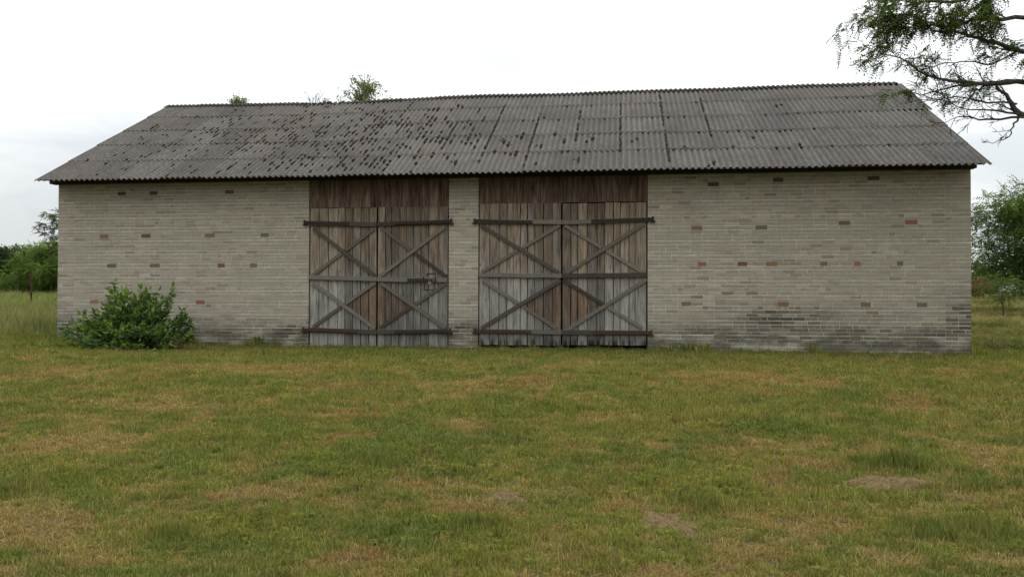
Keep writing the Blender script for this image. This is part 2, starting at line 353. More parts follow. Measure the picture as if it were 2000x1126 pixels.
for px, py, a, b, k in ((1735, 912, 0.36, 0.17, 1.0), (1868, 955, 0.22, 0.10, 0.8), (1880, 1040, 0.30, 0.22, 0.7), (460, 898, 0.10, 0.08, 0.8), (330, 1050, 0.18, 0.12, 0.7), (1240, 905, 0.2, 0.08, 0.6), (1680, 868, 0.12, 0.08, 0.9), (1835, 790, 0.12, 0.1, 0.9), (940, 1030, 0.25, 0.15, 0.5), (30, 960, 0.2, 0.25, 0.6), (1365, 990, 0.2, 0.15, 0.6), (745, 905, 0.25, 0.2, 0.4)):
    _q = ground_at(px, py); TUSS.append((_q[0], _q[1], a, b, k))
def blob(x, y, lst):
    v = np.zeros_like(np.asarray(x, float))
    wx = x + 0.5 * (fbm(x * 1.6, y * 1.6, 51) - 0.5); wy = y + 0.5 * (fbm(x * 1.6, y * 1.6, 57) - 0.5)
    for P, rx, ry in lst:
        v = np.maximum(v, np.exp(-(((wx - P[0]) / rx) ** 2 + ((wy - P[1]) / ry) ** 2)))
    return v
def dryness(x, y):
    d = 0.9 * (fbm(x * 0.8, y * 1.0, 11) - 0.34) + 1.5 * (fbm(x * 2.6, y * 3.2, 21) - 0.5) + 1.1 * (fbm(x * 7.0, y * 8.0, 23, 2) - 0.5)
    d = d + 0.42 * blob(x, y, DRY) - 0.40 * blob(x, y, LUSH)
    d = d - 0.5 * sst(-0.9, -0.1, y)
    return np.clip(d, 0, 1)
g_v = np.stack([GX.ravel(), GY.ravel(), GZ.ravel()], 1)
ny, nx_ = GX.shape
ii = (np.arange(ny - 1)[:, None] * nx_ + np.arange(nx_ - 1)[None, :]).ravel()
g_f = np.stack([ii, ii + 1, ii + nx_ + 1, ii + nx_], 1)
gm = bpy.data.meshes.new('ground'); gm.from_pydata(g_v.tolist(), [], g_f.tolist())
ga = gm.attributes.new('dry', 'FLOAT', 'POINT'); ga.data.foreach_set('value', dryness(g_v[:, 0], g_v[:, 1]).astype(np.float32))
s = N('ground_turf'); d = s.attr('dry').outputs['Fac']; f = s.noise(14, detail=7, rough=0.7); f2 = s.noise(0.35, detail=4)
green = s.ramp(f, [(0.3, (0.03, 0.034, 0.01)), (0.55, (0.075, 0.082, 0.022)), (0.8, (0.125, 0.125, 0.038))])
dryc = s.ramp(f, [(0.3, (0.062, 0.040, 0.018)), (0.55, (0.13, 0.09, 0.04)), (0.8, (0.21, 0.155, 0.075))])
yy = s.xyz()[1]; far = s.step(yy, 30, 70)
c = s.mix(d, green, dryc); c = s.mix(far, c, s.ramp(f2, [(0.35, (0.075, 0.088, 0.026)), (0.65, (0.17, 0.15, 0.06))]))
gm.materials.append(s.out(c, 1.0, f, 0.8, 0.03, spec=0.0)); gm.polygons.foreach_set('use_smooth', [True] * len(gm.polygons))
go = bpy.data.objects.new('ground', gm); COL.objects.link(go); tag(go, 'mown lawn ground with yellowed patches and open meadow behind', 'ground', kind='structure')

# ------------------------------------------------------------------ barn
barn = thing('brick_barn', 'long pale brick barn with corrugated grey roof and two wooden gates', 'barn', (0, 0, 0))
TH = 0.38; ZT = 3.88; ZB = -0.5
OPEN = [(DA[0] - 0.01, DA[2] + 0.015), (DB[0] - 0.01, DB[2] + 0.01)]
wm = MB(); ZO = 3.695
ol = [(XL + 0.004, ZB)]
for o0, o1 in OPEN: ol += [(o0, ZB), (o0, ZO), (o1, ZO), (o1, ZB)]
ol += [(XR - 0.004, ZB), (XR - 0.004, ZT)] + [(q, ZT) for o0, o1 in OPEN[::-1] for q in (o1, o0)] + [(XL + 0.004, ZT)]
no = len(ol)     # 0 left foot, 1-4 first opening, 5-8 second opening, 9 right foot, 10 right top, 11/12 over 2nd, 13/14 over 1st, 15 left top
cells = [(0, 1, 2, 14, 15), (2, 3, 13, 14), (3, 4, 5, 6, 12, 13), (6, 7, 11, 12), (7, 8, 9, 10, 11)]
wm.add([(x, 0.0035, z) for x, z in ol] + [(x, TH, z) for x, z in ol], cells + [tuple(no + i for i in c[::-1]) for c in cells] + [(i, no + i, no + (i + 1) % no, (i + 1) % no) for i in range(no)])
front = wm.obj('front_wall', M_MORTAR, barn)
CH, JT = 0.077, 0.011
ACC = []   # infilled scaffold holes: px centre, width px, colour
RED, DRED, OCH, GREY, DK = (0.215, 0.085, 0.052), (0.125, 0.055, 0.040), (0.195, 0.115, 0.058), (0.115, 0.096, 0.066), (0.06, 0.042, 0.032)
for px, py, wpx, hpx, c in [(238, 378, 15, 8, DK), (300, 377, 15, 8, DK), (448, 374, 17, 8, DRED), (203, 462, 17, 9, OCH), (285, 461, 18, 9, DRED), (410, 459.5, 19, 9, OCH), (517, 458, 16, 8, GREY),
        (218, 518, 18, 8, GREY), (302, 518, 20, 9, GREY), (432, 518.5, 14, 8, DRED), (495, 518, 14, 8, GREY), (184, 589.5, 16, 7.5, OCH), (391, 591.5, 17, 8.5, RED), (410, 647, 19, 9, GREY),
        (1393, 357, 22, 9, DK), (1520, 354, 20, 8, DK), (1706, 351, 24, 9, DK), (1361, 442, 21, 9, OCH), (1487, 441.5, 23, 9, GREY), (1649, 438.5, 22, 8, GREY), (1780, 437, 24, 10, RED),
        (1371, 514, 17, 10, RED), (1450, 514, 19, 9, DRED), (1507, 514, 22, 9, OCH), (1609, 513, 14, 9, GREY), (1674.5, 512.5, 12, 9, RED), (1758, 512, 12, 9, GREY),
        (1530, 592.5, 21, 9, RED), (1691, 592.5, 21, 9, OCH), (1801, 592.5, 21, 9, GREY), (1405, 658, 21, 9, GREY), (1510, 657, 21, 9, GREY), (1671, 658, 20, 9, GREY), (1340, 593, 18, 6, GREY)]:
    x0, z0 = XZ(px - wpx / 2, py + hpx / 2); x1, z1 = XZ(px + wpx / 2, py - hpx / 2)
    si = 1 if px < 700 else 3; k = round(((z0 + z1) / 2 - 0.033 - ZB) / CH); zc0 = ZB + k * CH + 0.004 * math.sin(k * 1.7 + si); ACC.append((x0, x1, zc0 - 0.009, zc0 + CH - JT + 0.009, c))
for x0, x1, z0, z1, c in ACC:
    m = MB(); j = random.uniform(0.85, 1.15); y0 = random.uniform(-0.001, 0.002)
    m.box(x0, x1, y0, 0.05, z0, z1, tuple(k * j for k in c)); m.obj('infill_brick', M_RED, front)
# sand-lime bricks, course by course
DAMP = [(1530, 622, 95, 26, 1.0), (1600, 650, 260, 12, 0.7), (1878, 628, 26, 45, 0.95), (1380, 652, 90, 12, 0.7), (905, 648, 30, 20, 1.0), (560, 650, 60, 14, 0.9), (132, 630, 22, 24, 0.7), (420, 652, 90, 10, 0.8),
        (1700, 615, 60, 14, 0.5), (1640, 665, 240, 10, 0.7), (1840, 655, 70, 14, 0.8)]
DAMP = [(X(a, b), XZ(a, b)[1], c / 92, d / 92, e) for a, b, c, d, e in DAMP]
def damp(x, z):
    v = 0
    for cx, cz, rx, rz, k in DAMP: v = max(v, k * math.exp(-((x - cx) / rx) ** 2 - ((z - cz) / rz) ** 2))
    v = v * random.choice((0.15, 0.5, 0.7, 0.9, 1.0, 1.0)) * 1.1
    if random.random() < 0.03: v = max(v, random.uniform(0.15, 0.4))
    return min(v, 0.95)
bricks = []
SEC = [(XL, XL + 0.42, 'c'), (XL + 0.42, OPEN[0][0], 'm'), (OPEN[0][1], OPEN[1][0], 'm'), (OPEN[1][1], XR - 0.50, 'm'), (XR - 0.50, XR, 'c')]
nc = int((ZT - ZB) / CH)
for si, (sa, sb, typ) in enumerate(SEC):
    for k in range(nc):
        z0 = ZB + k * CH + 0.004 * math.sin(k * 1.7 + si); z1 = z0 + CH - JT
        if z1 < -0.25: continue
        x = sa + (0.004 if si in (1, 4) else 0); first = True
        hdr = (k % 5 == 2) and typ == 'm'
        while x < sb - 0.03:
            L = 0.25 + random.uniform(-0.006, 0.006)
            if first and (k + si) % 2: L = 0.12
            elif hdr: L = 0.12 if random.random() < 0.75 else L
            elif random.random() < 0.05: L = random.choice((0.12, 0.18))
            first = False
            e = min(x + L, sb)
            if sb - e < 0.07: e = sb
            jz = random.uniform(-0.0015, 0.0015); segs = [(x, e)]
            for ax0, ax1, az0, az1, _ in ACC:
                if az0 < (z0 + z1) / 2 < az1:
                    ns = []
                    for q0, q1 in segs:
                        if ax1 + 0.004 <= q0 or ax0 - 0.004 >= q1: ns.append((q0, q1)); continue
                        if ax0 - 0.004 - q0 > 0.02: ns.append((q0, ax0 - 0.004))
                        if q1 - ax1 - 0.004 > 0.02: ns.append((ax1 + 0.004, q1))
                    segs = ns
            for q0, q1 in segs:
                bricks.append((q0, q1, z0 + jz, z1 + jz, random.uniform(-0.0025, 0.0012), min(1, max(0, random.gauss(0.5, 0.22))), damp((q0 + q1) / 2, z0)))
            x = e + random.choice((0.004, 0.005, 0.006, 0.010))
def brick_box(m, b):
    q0, q1, z0, z1, y, t, dmp = b
    c = 0.004; yb = 0.03
    v = [(q0, y + c, z0), (q1, y + c, z0), (q1, y + c, z1), (q0, y + c, z1), (q0 + c, y, z0 + c), (q1 - c, y, z0 + c), (q1 - c, y, z1 - c), (q0 + c, y, z1 - c), (q0, yb, z0), (q1, yb, z0), (q1, yb, z1), (q0, yb, z1)]
    m.add(v, [(4, 5, 6, 7), (0, 1, 5, 4), (1, 2, 6, 5), (2, 3, 7, 6), (3, 0, 4, 7), (8, 9, 1, 0), (9, 10, 2, 1), (10, 11, 3, 2), (11, 8, 0, 3)], (t, dmp, 0))
vis = [b for b in bricks if b[2] > 0.02 and b[3] < 3.6 and b[1] - b[0] > 0.2]
vis.sort(key=lambda b: -b[0]); single = set(id(b) for b in vis[:300]); rest = MB()
for b in bricks:
    if id(b) in single:
        m = MB(); brick_box(m, b); m.obj('brick', M_BRICK, front)
    else: brick_box(rest, b)
tag(rest.obj('brickwork', M_BRICK, front), kind='stuff')

# gable and back walls (laid in the same brick, unseen from the front)
def roof_z(y): return ZE + (ZR - ZE) * ((y + OV) / (W2 + OV)) if y <= W2 else ZE + (ZR - ZE) * ((2 * W2 + OV - y) / (W2 + OV))
for xa, xb in ((XL + 0.004, XL + TH), (XR - TH, XR - 0.004)):
    m = MB(); prof = [(TH, ZB), (2 * W2 - TH, ZB), (2 * W2 - TH, roof_z(TH) - 0.22), (W2, ZR - 0.24), (TH, roof_z(TH) - 0.22)]
    n = len(prof); m.add([(xa, y, z) for y, z in prof] + [(xb, y, z) for y, z in prof], [tuple(range(n))[::-1], tuple(range(n, 2 * n))] + [(i, (i + 1) % n, n + (i + 1) % n, n + i) for i in range(n)], (0.5, 0.1, 0))
    g = m.obj('gable_wall', M_BRICK, barn)
m = MB(); m.box(XL + 0.004, XR - 0.004, 2 * W2 - TH, 2 * W2, ZB, ZT, (0.5, 0.1, 0)); m.obj('back_wall', M_BRICK, barn)
m = MB(); m.box(XL - 0.11, XR + 0.05, -0.17, 0.05, 3.69, 3.865); m.obj('wall_plate', M_PLATE, barn)  # beam under the eave; its dark face doubles as painted eave shadow

# roof: rafters and battens carry the sheets
NCOL = 20; PITCHW = (RX1 - RX0) / NCOL / 8; SHW = 8 * PITCHW; NROW = 5
ALPHA = math.atan2(ZR - 0.06 - ZE, W2 + OV); SL = math.hypot(ZR - 0.06 - ZE, W2 + OV); ROWL = SL / NROW
ca, sa_ = math.cos(ALPHA), math.sin(ALPHA)
X600 = float(at_y(625, 197, W2)[0])
def sag(x, t):
    return t * (-0.075 * math.exp(-((x - X600) / 2.6) ** 2)) + 0.006 * math.sin(x * 1.3 + 1) * (0.4 + t) + 0.007 * math.sin(x * 0.47 + 2 + 3 * t)
m = MB()
for x in np.arange(XL + 0.15, XR, 0.98):
    for sd_ in (0, 1):
        p = []
        for t, dz in ((0.10, -0.085), (0.985, -0.085), (0.985, -0.20), (0.10, -0.12)):
            y = -OV + t * (W2 + OV); z = ZE + t * (ZR - 0.06 - ZE) + dz + sag(x, t); p.append((y if not sd_ else 2 * W2 - y, z))
        m.add([(x - 0.04, y, z) for y, z in p] + [(x + 0.04, y, z) for y, z in p], [(0, 1, 2, 3), (7, 6, 5, 4), (0, 4, 5, 1), (1, 5, 6, 2), (2, 6, 7, 3), (3, 7, 4, 0)])
for t in np.linspace(0.03, 0.97, 10):
    for sd_ in (0, 1):
        xs = np.linspace(RX0 + 0.06, RX1 - 0.06, 24); y = -OV + t * (W2 + OV); y = y if not sd_ else 2 * W2 - y
        for xa, xb in zip(xs[:-1], xs[1:]):
            za = ZE + t * (ZR - 0.06 - ZE) - 0.075 + sag(xa, t); zb = ZE + t * (ZR - 0.06 - ZE) - 0.075 + sag(xb, t)
            m.add([(xa, y - 0.03, za), (xb, y - 0.03, zb), (xb, y + 0.03, zb), (xa, y + 0.03, za), (xa, y - 0.03, za + 0.04), (xb, y - 0.03, zb + 0.04), (xb, y + 0.03, zb + 0.04), (xa, y + 0.03, za + 0.04)],
                  [(0, 3, 2, 1), (4, 5, 6, 7), (0, 1, 5, 4), (1, 2, 6, 5), (2, 3, 7, 6), (3, 0, 4, 7)])
roof = m.obj('roof', M_FRAME, barn)
AMP = 0.024
def surf(x, d, lift, side):
    """point on the roof: x along, d metres up the slope from the eave, lift normal to it"""
    t = d / SL; y = -OV + d * ca - lift * sa_; z = ZE + d * sa_ + lift * ca + sag(x, t)
    return (x, y if not side else 2 * W2 - y, z)
NW, SEGP = 8, 8
for side in (0, 1):
    for r in range(NROW):
        for c in range(NCOL):
            x0 = RX0 + c * SHW; shift = 0.07 if (r >= 3 and c == NCOL - 1 and side == 0) else 0.0
            d0 = r * ROWL - 0.03 + random.uniform(-0.022, 0.022); d1 = min((r + 1) * ROWL + 0.12, SL - 0.01); tilt = 0.017
            jr = random.uniform(-0.004, 0.004); jx = random.uniform(-0.008, 0.008); sk = random.uniform(-0.012, 0.012)
            m = MB(); V = []; A = []
            npt = NW * SEGP + 3
            for k in range(npt):
                ph = k / SEGP; xx = x0 + ph * PITCHW * (1 + shift / SHW) + jx
                hgt = AMP * math.cos(2 * math.pi * (ph - 0.5))
                for dd, lf in ((d0 + sk * (ph / 8 - 0.5), tilt + jr), (d1, 0.002 - jr * 0.5)):
                    base = 0.004 if c % 2 else 0.0
                    V.append(surf(xx, dd, hgt + lf + base, side)); 
                for dd, lf in ((d0 + sk * (ph / 8 - 0.5), tilt + jr), (d1, 0.002 - jr * 0.5)):
                    base = 0.004 if c % 2 else 0.0
                    V.append(surf(xx, dd, hgt + lf + base - 0.0065, side))
                A.append((hgt + AMP) / (2 * AMP))
            b = 0; m.v = [tuple(map(float, p)) for p in V]
            for k in range(npt - 1):
                i, j = 4 * k, 4 * k + 4; tone = ((A[k] + A[k + 1]) / 2, 0, 0)
                for q in ((i, j, j + 1, i + 1), (i + 2, i + 3, j + 3, j + 2), (i, i + 2, j + 2, j), (i + 1, j + 1, j + 3, i + 3)):
                    m.f.append(q if side == 0 else q[::-1]); m.a.append(tone)
            for i in (0, 4 * (npt - 1)): m.f.append((i, i + 1, i + 3, i + 2)); m.a.append((0.5, 0, 0))
            m.obj('roof_sheet', M_ROOF, roof)
# ridge caps; one piece is gone, another slipped
gap = (float(at_y(602, 197, W2)[0]), float(at_y(676, 195, W2)[0]))
cx = RX0 - 0.02
while cx < RX1 - 0.05:
    e = min(cx + SHW * 1.02, RX1 + 0.02)
    if not (cx + 0.1 > gap[0] - 0.75 and e < gap[1] + 0.35):
        a, b_ = cx, e
        if a < gap[0] < b_: b_ = gap[0]
        if a < gap[1] < b_: a = gap[1]
        m = MB(); n = max(6, int((b_ - a) / PITCHW * 6)); jz = random.uniform(-0.008, 0.012); prof = [(-0.20, 0), (-0.10, 1), (-0.03, 2), (0.03, 2), (0.10, 1), (0.20, 0)]
        for k in range(n + 1):
            xx = a + (b_ - a) * k / n; cw = math.cos(2 * math.pi * ((xx - RX0) / PITCHW - 0.5))
            for th in (0.0, -0.012):
                for dy, lv in prof:
                    zz = ZR - 0.06 + sag(xx, 1) - abs(dy) * math.tan(ALPHA) * 0.92 + 0.038 + th + jz + AMP * cw * (1.0 if lv == 0 else 0.8 if lv == 1 else 0.65)
                    m.v.append((xx, W2 + dy, zz))
        for k in range(n):
            i, j = 12 * k, 12 * k + 12
            for q in range(5):
                m.f += [(i + q, j + q, j + q + 1, i + q + 1), (i + 6 + q, i + 7 + q, j + 7 + q, j + 6 + q)]
            m.f += [(i, i + 6, j + 6, j), (i + 5, j + 5, j + 11, i + 11)]
        for i in (0, 12 * n): m.f += [(i + q, i + q + 1, i + 7 + q, i + 6 + q) for q in range(5)]
        m.a = [(0.5, 0, 0)] * len(m.f); m.obj('ridge_cap', M_RIDGE, roof)
    cx += SHW
# moss cushions caught in the troughs and along the sheet joints
ICO = [(0, 0, 1)] + [(math.cos(a) * 0.89, math.sin(a) * 0.89, 0.45) for a in np.arange(6) * math.pi / 3] + [(math.cos(a + 0.5), math.sin(a + 0.5), -0.25) for a in np.arange(6) * math.pi / 3]
ICF = [(0, 1 + i, 1 + (i + 1) % 6) for i in range(6)] + [(1 + i, 7 + i, 1 + (i + 1) % 6) for i in range(6)] + [(1 + (i + 1) % 6, 7 + i, 7 + (i + 1) % 6) for i in range(6)]
moss = MB()
def roof_hit(px, py):
    dr = ray(px, py); n = np.array([0, -sa_, ca]); P0 = np.array([0, -OV, ZE]); t = ((P0 - CAM) @ n) / (dr @ n); P = CAM + dr * t
    return P[0], (P[1] + OV) / ca
def cushion(x, d, lx, ld, h):
    q = random.uniform(0.75, 1.3)
    pts = [surf(x + px_ * lx * random.uniform(0.7, 1.25), d + py_ * ld * random.uniform(0.65, 1.3), 0.016 + pz * h * random.uniform(0.8, 1.2) - AMP * 0.9 + 0.012, 0) for px_, py_, pz in ICO]
    moss.add(pts, ICF)
def trough(x): return RX0 + round((x - RX0) / PITCHW) * PITCHW
CL = [(760, 245, 75, 24, 95), (680, 262, 80, 30, 90), (840, 250, 60, 25, 60), (560, 265, 80, 25, 75), (720, 310, 120, 14, 55), (600, 315, 60, 18, 35), (480, 250, 60, 22, 45), (380, 280, 90, 25, 50), (880, 275, 60, 25, 25), (300, 260, 60, 25, 25),
      (1030, 280, 90, 30, 22), (1300, 275, 160, 35, 16), (250, 320, 90, 15, 20)]
for cxp, cyp, sx, sy, n in CL:
    for _ in range(int(n * 0.85)):
        x, d = roof_hit(random.gauss(cxp, sx), random.gauss(cyp, sy))
        if not (0.1 < d < SL - 0.3 and RX0 + 0.3 < x < RX1 - 0.3): continue
        if random.random() < 0.25:
            for _q in range(random.randint(2, 5)): cushion(trough(x) + random.gauss(0, 0.05), d + random.gauss(0, 0.09), random.uniform(0.02, 0.05), random.uniform(0.02, 0.06), random.uniform(0.02, 0.05))
        k = random.random(); cushion(trough(x) + random.gauss(0, 0.008), d, random.choice((0.6, 0.8, 1.0, 1.15)) * random.uniform(0.03, 0.055), random.choice((0.5, 0.8, 1.1)) * random.uniform(0.04, 0.09) + (0.13 * random.random() if k < 0.3 else 0), random.uniform(0.028, 0.055))
for x_t, d_a, d_b, n in [(885, 0.25, 0.6, 26), (985, 0.1, 0.85, 50), (1062, 0.0, 0.7, 40), (1155, 0.3, 0.75, 26), (1245, 0.2, 0.8, 34), (1330, 0.05, 0.95, 60), (1430, 0.35, 0.85, 40)]:
    xs, ds = roof_hit(x_t, 280); xs = RX0 + round((xs - RX0) / SHW) * SHW
    for _ in range(n):
        cushion(xs + random.gauss(0.0, 0.010), (d_a + (d_b - d_a) * random.random()) * SL, random.uniform(0.014, 0.03), random.uniform(0.03, 0.10), random.uniform(0.02, 0.035))
for r in range(1, NROW):
    for _ in range(22):
        cushion(trough(random.uniform(RX0 + 0.3, RX1 - 0.3)), r * ROWL + random.uniform(-0.06, 0.0), random.uniform(0.02, 0.035), random.uniform(0.02, 0.05), random.uniform(0.02, 0.035))
for _ in range(60):
    cushion(random.uniform(gap[0] - 0.3, gap[1] + 0.4), SL - random.uniform(0.02, 0.25), random.uniform(0.03, 0.07), random.uniform(0.03, 0.08), random.uniform(0.02, 0.06))
tag(moss.obj('moss', M_MOSS, roof, True), kind='stuff')

# gates ------------------------------------------------------------
YF = 0.016            # front of the boards
def board(name, x0, x1, z0, z1, mat, parent, yj=0.0, zj=0.0):
    m = MB(); c = 0.003; y = YF + yj
    z1a, z1b = z1 + random.uniform(-zj, zj), z1 + random.uniform(-zj, zj); z0a = z0 + random.uniform(-zj, zj)
    v = [(x0, y + c, z0a), (x1, y + c, z0a), (x1, y + c, z1b), (x0, y + c, z1a), (x0 + c, y, z0a), (x1 - c, y, z0a), (x1 - c, y, z1b), (x0 + c, y, z1a), (x0, y + 0.026, z0a), (x1, y + 0.026, z0a), (x1, y + 0.026, z1b), (x0, y + 0.026, z1a)]
    m.add(v, [(4, 5, 6, 7), (0, 1, 5, 4), (1, 2, 6, 5), (2, 3, 7, 6), (3, 0, 4, 7), (8, 9, 1, 0), (9, 10, 2, 1), (10, 11, 3, 2), (11, 8, 0, 3), (11, 10, 9, 8)])
    return m.obj(name, mat, parent)
def rails(p): return [XZ(*q) for q in p]
def make_leaf(edges_px, top_px, bot_px, rail_px, brace_px, strap_px, hinge, label):
    E = [X(e) for e in edges_px]; E[0] += 0.006; E[-1] -= 0.006
    zt, zb = XZ(edges_px[0], top_px)[1], XZ(edges_px[0], bot_px)[1]
    m = MB()
    for q in (0.5,): m.box(E[0] + 0.02, E[-1] - 0.02, YF + 0.0275, YF + 0.065, zb + (zt - zb) * q - 0.06, zb + (zt - zb) * q + 0.06)
    leaf = m.obj('gate_leaf', M_FRAME, barn); leaf['label'] = label
    for a, b in zip(E[:-1], E[1:]):
        board('plank', a + 0.0035 + random.uniform(0, 0.006), b - 0.0035 - random.uniform(0, 0.006), zb, zt, M_GATE, leaf, random.uniform(-0.004, 0.004), 0.008)
    for A, B in rail_px:
        a, b = XZ(*A), XZ(*B); m = MB(); yj = random.uniform(-0.004, 0.004)
        n = 5; pts = [(a[0] + (b[0] - a[0]) * k / n, a[1] + (b[1] - a[1]) * k / n + (random.uniform(-0.006, 0.006) if 0 < k < n else 0)) for k in range(n + 1)]
        h = random.uniform(0.085, 0.1)
        for k, (p, q) in enumerate(zip(pts[:-1], pts[1:])): m.bar(p, q, h, YF - 0.058 + yj, YF - 0.001)
        m.obj('rail', M_FRAME, leaf)
    for A, B in brace_px:
        whole, half = (A, B)
        a, b = XZ(*whole[0]), XZ(*whole[1]); m = MB(); m.bar(a, b, 0.075, YF - 0.042, YF - 0.001); m.obj('brace', M_FRAME, leaf)
        p, q = XZ(*half[0]), XZ(*half[1]); dx, dz = q[0] - p[0], q[1] - p[1]; ex, ez = b[0] - a[0], b[1] - a[1]
        t = ((a[0] - p[0]) * ez - (a[1] - p[1]) * ex) / (dx * ez - dz * ex); L = math.hypot(dx, dz); g = 0.062 / L
        for t0, t1 in ((0, t - g), (t + g, 1)):
            m = MB(); m.bar((p[0] + dx * t0, p[1] + dz * t0), (p[0] + dx * t1, p[1] + dz * t1), 0.07, YF - 0.036, YF - 0.001); m.obj('brace', M_FRAME, leaf)
    for A, B, mt in strap_px:
        a, b = XZ(*A), XZ(*B); m = MB(); m.bar(a, b, 0.066, YF - 0.078, YF - 0.056)
        hx, hz = (a if hinge < 0 else b); m.tube([(hx, YF - 0.075, hz - 0.075), (hx, YF - 0.075, hz + 0.055)], [0.024, 0.024], 8)
        m.bar((hx - 0.05, hz - 0.05), (hx + 0.05, hz - 0.05), 0.03, YF - 0.075, 0.02)
        for k in range(4):
            t = 0.15 + 0.23 * k; bx, bz = a[0] + (b[0] - a[0]) * t, a[1] + (b[1] - a[1]) * t
            m.tube([(bx, YF - 0.086, bz), (bx, YF - 0.07, bz)], [0.012, 0.014], 6)
        m.obj('strap_hinge', mt, leaf)
    return leaf
ZOOMA = lambda l: [590 + v / 2.963 for v in l]; ZOOMB = lambda l: [920 + v / 2.963 for v in l]
make_leaf([604.5] + ZOOMA([98, 150, 205, 247, 292, 338, 385]) + [735.5], 407, 676, [((603, 436), (736, 438)), ((604, 541), (736.5, 545)), ((602, 643.5), (737, 648))],
          [(((612, 446), (732, 538)), ((611, 537), (731, 447))), (((611, 552), (733, 641)), ((611, 638), (734, 551)))],
          [((597, 434.5), (683, 436.5), M_IRON), ((594, 643), (697, 647), M_RUST)], -1, 'grey weathered left leaf of the padlocked gate')
leafA = make_leaf([736.8] + ZOOMA([480, 515, 558, 602, 645, 685, 732, 787]) + [875.5], 404, 677, [((737, 438), (879, 433)), ((737.5, 545), (873, 546.5)), ((738, 648), (875, 646))],
          [(((742, 539), (869, 443)), ((745, 445), (872, 540))), (((745, 553), (870, 640)), ((742, 640), (872, 553)))],
          [((773, 436), (882, 432.5), M_IRON), ((772, 648), (880, 646), M_IRON)], 1, 'weathered gate leaf carrying the lock bar')
make_leaf([935.3] + ZOOMB([107, 160, 207, 243, 285, 325, 368, 418, 470]) + [1096.6], 397, 673, [((932, 432), (1097, 434)), ((936, 537), (1097, 538.5)), ((932, 646), (1097, 648.5))],
          [(((940, 440), (1091, 532)), ((941, 531), (1093, 440))), (((940, 640), (1095, 547)), ((942, 546), (1088, 641)))],
          [((928, 431.5), (1040, 434), M_IRON), ((928, 645), (1037, 647.5), M_RUST)], -1, 'wide gate leaf hung on the brick pier between the gates')
make_leaf([1097.8] + ZOOMB([577, 617, 673, 730, 773, 823, 863, 913, 950]) + [1263.6], 397, 673, [((1097.5, 434), (1270, 428.5)), ((1098, 538.5), (1263, 536.5)), ((1097.5, 648.5), (1266, 649.5))],
          [(((1107, 532), (1258, 437)), ((1103, 440), (1254, 531))), (((1109, 643), (1263, 545)), ((1100, 546), (1254, 640)))],
          [((1155, 432), (1275, 428), M_IRON), ((1160, 649), (1272, 649.5), M_RUST)], 1, 'wide gate leaf hung on the long right wall')
# lock fittings on the second leaf of the first gate
m = MB(); a, b = XZ(797, 546), XZ(846, 546.5); m.bar(a, b, 0.055, YF - 0.082, YF - 0.052)
for px in (828, 851):
    p = XZ(px, 545.5); m.bar((p[0], p[1] - 0.06), (p[0], p[1] + 0.06), 0.022, YF - 0.092, YF - 0.05)
m.obj('lock_bar', M_IRON, leafA)
m = MB(); q = [XZ(829, 553), XZ(829, 565), XZ(849, 565), XZ(849, 553)]
for a, b in zip(q[:-1], q[1:]): m.bar(a, b, 0.012, YF - 0.022, YF - 0.0005)
q = [XZ(834, 540), XZ(834, 534), XZ(850, 533), XZ(850, 540)]
for a, b in zip(q[:-1], q[1:]): m.bar(a, b, 0.011, YF - 0.022, YF - 0.0005)
m.obj('bracket', M_IRON, leafA)
px_, pz_ = XZ(841, 547)
pad = thing('padlock', 'small worn steel padlock hanging on the gate lock bar', 'padlock', (px_, YF - 0.105, pz_ - 0.05))
m = MB(); m.box(-0.032, 0.032, -0.013, 0.013, -0.045, 0.012); o = m.obj('body', M_STEEL, pad); bv = o.modifiers.new('b', 'BEVEL'); bv.width = 0.006; bv.segments = 2
m = MB(); m.tube([(0.021 * math.cos(t), 0, 0.03 + 0.021 * math.sin(t)) if 0 < t < math.pi else (0.021 * math.cos(t), 0, 0.005) for t in [-0.01] + list(np.linspace(0.01, math.pi - 0.01, 9)) + [math.pi + 0.01]], [0.005] * 11, 6); m.obj('shackle', M_STEEL, pad, True)
# boards above the gates
for (o0, o1), zt, edges in ((OPEN[0], XZ(740, 405)[1], [604, 622, 640, 662, 684, 706, 724, 737, 752, 768, 784, 802, 820, 838, 856, 876]), (OPEN[1], XZ(1097, 396)[1], [934, 955, 977, 1000, 1022, 1040, 1056, 1072, 1090, 1107, 1128, 1150, 1160, 1184, 1207, 1230, 1248, 1264.5])):
    m = MB(); m.box(o0 + 0.01, o1 - 0.01, YF + 0.045, YF + 0.12, zt + 0.03, zt + 0.16); m.box(o0 + 0.01, o1 - 0.01, YF + 0.045, YF + 0.12, 3.45, 3.57)
    tp = m.obj('transom', M_TRANSOM, barn)
    xs = [X(e, 370) for e in edges]; xs[0] = o0 + 0.008; xs[-1] = o1 - 0.008
    for a, b in zip(xs[:-1], xs[1:]): board('plank', a + 0.002, b - 0.002, zt + 0.006, ZO - 0.004, M_TRANSOM, tp, random.uniform(-0.005, 0.003) - 0.004, 0.004)

